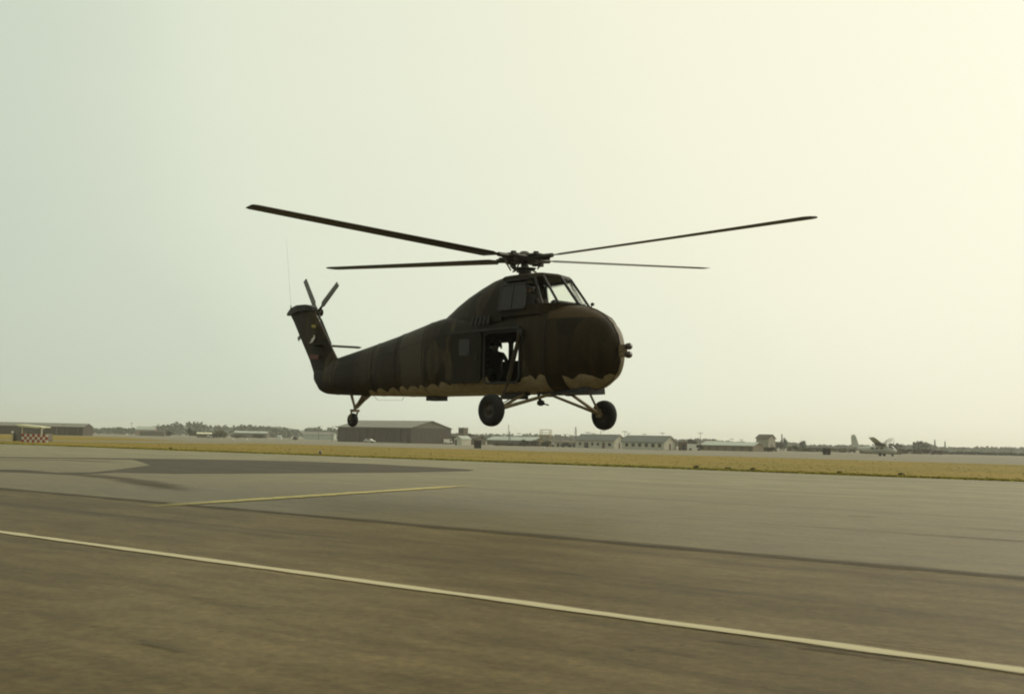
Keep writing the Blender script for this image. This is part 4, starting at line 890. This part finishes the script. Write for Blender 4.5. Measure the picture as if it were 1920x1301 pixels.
# main rotor head
MH = Vector((0, 0, 4.49))
hp = part('rotor_mast', 'hub_metal', H, lambda q: (q.cyl((0, 0, 3.9), (0, 0, 4.12), .17, .14, 14), q.cyl((0, 0, 4.1), (0, 0, 4.5), .085, n=12), q.lathe([(.10, 4.10), (.20, 4.13), (.20, 4.17), (.10, 4.2)], None, 16), q.box((.0, 0, 3.94), (.9, .5, .12))))
sw2 = part('swashplate', 'hub_metal', H, lambda q: (q.lathe([(.09, 4.18), (.30, 4.20), (.30, 4.235), (.09, 4.25)], None, 18), [q.cyl((math.cos(R_(a_)) * .28, math.sin(R_(a_)) * .28, 4.22), (math.cos(R_(a_)) * .44, math.sin(R_(a_)) * .44, 4.19), .022, n=6) for a_ in (0, 90, 180, 270)]))
for a_ in (20, 110, 200, 290): part('pitch_link', 'hub_metal', H, lambda q, a_=a_: q.cyl((math.cos(R_(a_)) * .40, math.sin(R_(a_)) * .40, 4.20), (math.cos(R_(a_ + 18)) * .50, math.sin(R_(a_ + 18)) * .50, 4.42), .020, n=6))
BLADES = [((-.688, -.726), 0.0, .012), ((.726, -.688), .010, .012), ((-.726, .688), .062, .012), ((.688, .726), .100, .012)]
cY, sY = math.cos(HYAW), math.sin(HYAW)
def w2l(x, y): return Vector((x * cY - y * sY, x * sY + y * cY, 0))
def hubplate(q):
    q.lathe([(0, 4.36), (.20, 4.37), (.30, 4.42), (.30, 4.56), (.2, 4.6), (.13, 4.66), (.09, 4.69), (0, 4.7)], None, 18)
    for (wx, wy), fl, bn in BLADES:
        d = w2l(wx, wy); e = Vector((-d.y, d.x, 0)); z = Vector((0, 0, 1))
        for zz in (4.41, 4.57): q.box(d * .36 + z * zz, (.40, .26, .05), Matrix.Rotation(math.atan2(d.y, d.x), 3, 'Z'))
part('rotor_hub', 'hub_metal', H, hubplate)
for (wx, wy), fl, bn in BLADES:
    d = w2l(wx, wy); e = Vector((-d.y, d.x, 0)); z = Vector((0, 0, 1))
    def pt(r): return MH + d * r + z * (fl * max(0, r - .35) + bn * (r / 8.5) ** 2 * 0.8)
    def cuff(q):
        q.cyl(MH + d * .25, pt(.62), .10, .085, 10); q.cyl(pt(.55), pt(1.0), .075, .06, 8); q.cyl(pt(.42) - z * .15, pt(.42) + z * .16, .075, n=10)
        q.cyl(pt(.5) + e * .02 + z * .02, pt(.62) + e * .32 + z * .0, .04, n=6); q.cyl(MH + d * .2 + e * .26, pt(.62) + e * .30, .045, n=7)
        q.box(pt(.52) - z * .12 - e * .12, (.12, .12, .10))
    part('blade_grip', 'hub_metal', H, cuff)
    def blade(q):
        rings = []
        for r, chord, tw in ((.95, .10, 8), (1.12, .26, 8), (1.25, .41, 7.5), (3, .41, 5.5), (5, .41, 3.5), (7, .41, 1.5), (8.38, .41, 0), (8.50, .34, 0), (8.53, .22, 0)):
            p = pt(r); th = R_(tw + 3); ca = e * math.cos(th) + z * math.sin(th); nn = z * math.cos(th) - e * math.sin(th)
            prof_ = ((.28, 0), (.2, .028), (.05, .036), (-.2, .022), (-.72, 0), (-.2, -.016), (.05, -.024), (.2, -.02))
            rings.append([p + ca * (a_ * chord) + nn * (b_ * max(.5, chord / .41)) for a_, b_ in prof_])
        q.loft(rings)
    bl = part('rotor_blade', 'blade_paint', H, blade); angle_smooth(bl, 50)

# main gear
WX, WY, WZ = 1.10, 2.02, .40
def wheel(parent, c, r, wd, axis='Y'):
    Mx = Matrix.Translation(c) @ Matrix.Rotation(R_(90), 4, 'X')
    h = wd / 2
    w_ = part('wheel', 'rubber', parent, lambda q: q.lathe([(r * .52, -h * .85), (r * .70, -h), (r * .88, -h * .92), (r * .97, -h * .6), (r, -h * .2), (r, h * .2), (r * .97, h * .6), (r * .88, h * .92), (r * .70, h), (r * .52, h * .85)], Mx, 32), True)
    part('rim', 'hub_metal', w_, lambda q: q.lathe([(0, -h * .55), (r * .15, -h * .6), (r * .2, -h * .35), (r * .45, -h * .4), (r * .53, -h * .86), (r * .53, h * .86), (r * .45, h * .4), (r * .2, h * .35), (r * .15, h * .6), (0, h * .55)], Mx, 24), True)
for s_ in (-1, 1):
    wheel(H, Vector((WX, s_ * WY, WZ)), .40, .27)
    ax = Vector((WX, s_ * (WY - .22), WZ + .03))
    part('axle', 'gear_metal', H, lambda q, s_=s_, ax=ax: (q.cyl(ax - Vector((0, s_ * .05, 0)), (WX, s_ * (WY + .05), WZ), .05, n=10), q.cyl(ax - Vector((0, 0, .09)), ax + Vector((0, 0, .12)), .07, n=10)))
    part('gear_strut', 'gear_metal', H, lambda q, s_=s_, ax=ax: q.cyl(ax, (1.55, s_ * .25, .90), .05, .042, 10))
    part('gear_strut', 'gear_metal', H, lambda q, s_=s_, ax=ax: q.cyl(ax, (.62, s_ * .42, .90), .042, .036, 10))
    part('oleo_strut', 'gear_metal' if s_ > 0 else 'camo_plain', H, lambda q, s_=s_, ax=ax: (q.cyl(ax + Vector((0, 0, .05)), (1.0, s_ * 1.35, 1.25), .032, n=10), q.cyl((1.0, s_ * 1.38, 1.2), (.92, s_ * .95, 2.38), .055, n=10)))
    part('strut_fitting', 'heli_dark', H, lambda q, s_=s_: (q.box((1.55, s_ * .25, .88), (.2, .14, .10)), q.box((.62, s_ * .42, .88), (.18, .14, .10)), q.box((.92, s_ * .93, 2.38), (.18, .10, .20))))
    part('brake_line', 'heli_dark', H, lambda q, s_=s_: (q.cyl((1.0, s_ * 1.7, .52), (.95, s_ * 1.2, .74), .012, n=5), q.cyl((.95, s_ * 1.2, .74), (.9, s_ * .9, .92), .012, n=5)))
# tail gear
tw = Vector((-7.72, 0, .21)); wheel(H, tw, .215, .17)
def tg(q):
    for y in (-.11, .11):
        q.cyl((-7.72, y, .21), (-7.62, y, .50), .028, n=8)
    q.box((-7.62, 0, .50), (.12, .28, .08)); q.cyl((-7.62, 0, .48), (-7.60, 0, .62), .05, n=8)
    q.prism([(-7.70, -.03, .60), (-7.50, -.03, .56), (-6.85, -.03, .96), (-7.02, -.03, 1.02)], (0, .06, 0))
    for y in (-.14, .14): q.cyl((-7.60, 0, .58), (-7.02, y, .97), .035, n=8)
    q.cyl((-7.62, 0, .60), (-7.86, 0, 1.05), .042, .05, 8)
part('tail_gear', 'gear_metal', H, tg)

# ------------------------------------------------------------------ crew (one continuous body each, helmets and visors as children)
def person(name, M, joints, label, helmet_mt, head):
    me = bpy.data.meshes.new(name); ids = {k: i for i, k in enumerate(joints)}
    vs = [M @ Vector(v[0]) for v in joints.values()]; es = [(ids[v[2]], ids[k]) for k, v in joints.items() if v[2]]
    me.from_pydata([v - vs[0] for v in vs], es, []); o = bpy.data.objects.new(name, me); COL.objects.link(o); o.location = vs[0]
    md = o.modifiers.new('skin', 'SKIN'); md.use_smooth_shade = True
    for i, v in enumerate(joints.values()):
        me.skin_vertices[0].data[i].radius = (v[1], v[1])
    me.skin_vertices[0].data[0].use_root = True
    ss = o.modifiers.new('sub', 'SUBSURF'); ss.levels = 1; ss.render_levels = 1
    bpy.context.view_layer.update(); dg = bpy.context.evaluated_depsgraph_get(); nm = bpy.data.meshes.new_from_object(o.evaluated_get(dg))
    o.modifiers.clear(); o.data = nm; nm.materials.clear(); nm.materials.append(MAT['flight_suit']); nm.materials.append(MAT['skin'])
    hv = vs[ids[head]] - vs[0]
    for p in nm.polygons:
        if (p.center - hv).length < .15 : p.material_index = 1
    R3 = M.to_3x3(); f = (R3 @ Vector((1, 0, 0))).normalized(); rot = Matrix.Translation(hv) @ f.to_track_quat('X', 'Z').to_matrix().to_4x4()
    hm = MB(); hm.lathe([(0.165 * math.sin(R_(a_)), .175 * math.cos(R_(a_))) for a_ in range(0, 105, 12)], rot @ Matrix.Rotation(R_(-14), 4, 'Y') @ Matrix.Translation((0, 0, .03)), 18)
    for y in (-.15, .15): hm.cyl(rot @ Vector((0, y * .85, -.02)), rot @ Vector((0, y * 1.12, -.02)), .06, n=12)
    hm.build('helmet', helmet_mt, o, True)
    vz = MB(); vz.lathe([(0.172 * math.sin(R_(a_)), .18 * math.cos(R_(a_))) for a_ in (62, 75, 88, 98)], rot @ Matrix.Scale(1.02, 4) , 18)
    keep = [fc for fc in vz.f if all((rot.inverted() @ vz.v[i]).x > .02 for i in fc)]; vz.f = keep; vz.build('visor', 'visor', o, True)
    return tag(o, label, 'person')
def skeleton(hands, elbows, knees, feet, lean=0.0, headoff=(0, 0, 0)):
    J = {}
    J['pelvis'] = ((0, 0, 0), .15, None); J['waist'] = ((lean * .3, 0, .2), .14, 'pelvis'); J['chest'] = ((lean * .75, 0, .42), .165, 'waist')
    J['neck'] = ((lean, 0, .58), .06, 'chest'); hx = Vector((lean * 1.15, 0, .74)) + Vector(headoff); J['head'] = (tuple(hx), .10, 'neck'); J['crown'] = (tuple(hx + Vector((0, 0, .09))), .085, 'head')
    for s_, n in ((1, 'l'), (-1, 'r')):
        i = 0 if s_ > 0 else 1
        J['sh' + n] = ((lean * .85, s_ * .20, .50), .075, 'chest'); J['el' + n] = (elbows[i], .052, 'sh' + n); J['wr' + n] = (hands[i], .034, 'el' + n)
        dirv = (Vector(hands[i]) - Vector(elbows[i])).normalized(); sd_ = dirv.orthogonal().normalized(); pal = Vector(hands[i]) + dirv * .07
        J['pa' + n] = (tuple(pal), .036, 'wr' + n)
        for k in range(4):
            o_ = sd_ * (-.03 + .02 * k); ln = (.065, .08, .075, .055)[k]
            J['f%d%s' % (k, n)] = (tuple(pal + o_ + dirv * ln * .6), .010, 'pa' + n); J['g%d%s' % (k, n)] = (tuple(pal + o_ + dirv * ln + Vector((0, 0, -.03))), .008, 'f%d%s' % (k, n))
        J['th' + n] = (tuple(pal + sd_ * .055 - dirv * .01), .011, 'pa' + n)
        J['hi' + n] = ((.03, s_ * .11, -.02), .115, 'pelvis'); J['kn' + n] = (knees[i], .075, 'hi' + n); J['an' + n] = (feet[i], .05, 'kn' + n); J['to' + n] = (tuple(Vector(feet[i]) + Vector((.17, 0, -.04))), .04, 'an' + n)
    return J
HM = Matrix.Translation((HX, HY, HZ)) @ Matrix.Rotation(-HYAW, 4, 'Z')
person('person', HM @ Matrix.Translation((.56, -.38, 2.90)), skeleton([(.48, .10, .12), (.48, -.10, .12)], [(.18, .30, .22), (.18, -.30, .22)], [(.48, .13, .02), (.48, -.13, .02)], [(.70, .13, -.12), (.70, -.13, -.12)], .02), 'helmeted pilot in a dark flight suit seated at the open cockpit window', 'helmet_pale', 'head')
person('person', HM @ Matrix.Translation((-1.28, .22, 1.50)) @ Matrix.Rotation(R_(-50), 4, 'Z'), skeleton([(.52, .30, .40), (.40, -.16, .16)], [(.30, .34, .30), (.22, -.34, .24)], [(.46, .16, .04), (.46, -.16, .04)], [(.50, .16, -.34), (.50, -.16, -.34)], .10), 'helmeted crewman in a dark suit sitting inside the open cabin door', 'helmet', 'head')

# ------------------------------------------------------------------ haze
hzb = MB().box((0, 2850, 24), (12200, 6500, 50)).build('haze', 'hill_earth'); tag(hzb, 'thin pale haze over the whole airfield', 'haze', kind='stuff')
m = bpy.data.materials.new('haze_air'); m.use_nodes = True; nt = m.node_tree; nt.nodes.clear()
pv = nt.nodes.new('ShaderNodeVolumePrincipled'); pv.inputs['Color'].default_value = (0.99, 0.985, 0.91, 1); pv.inputs['Density'].default_value = 0.00025; pv.inputs['Anisotropy'].default_value = 0.45
ou = nt.nodes.new('ShaderNodeOutputMaterial'); nt.links.new(pv.outputs[0], ou.inputs['Volume'])
hzb.data.materials.clear(); hzb.data.materials.append(m)
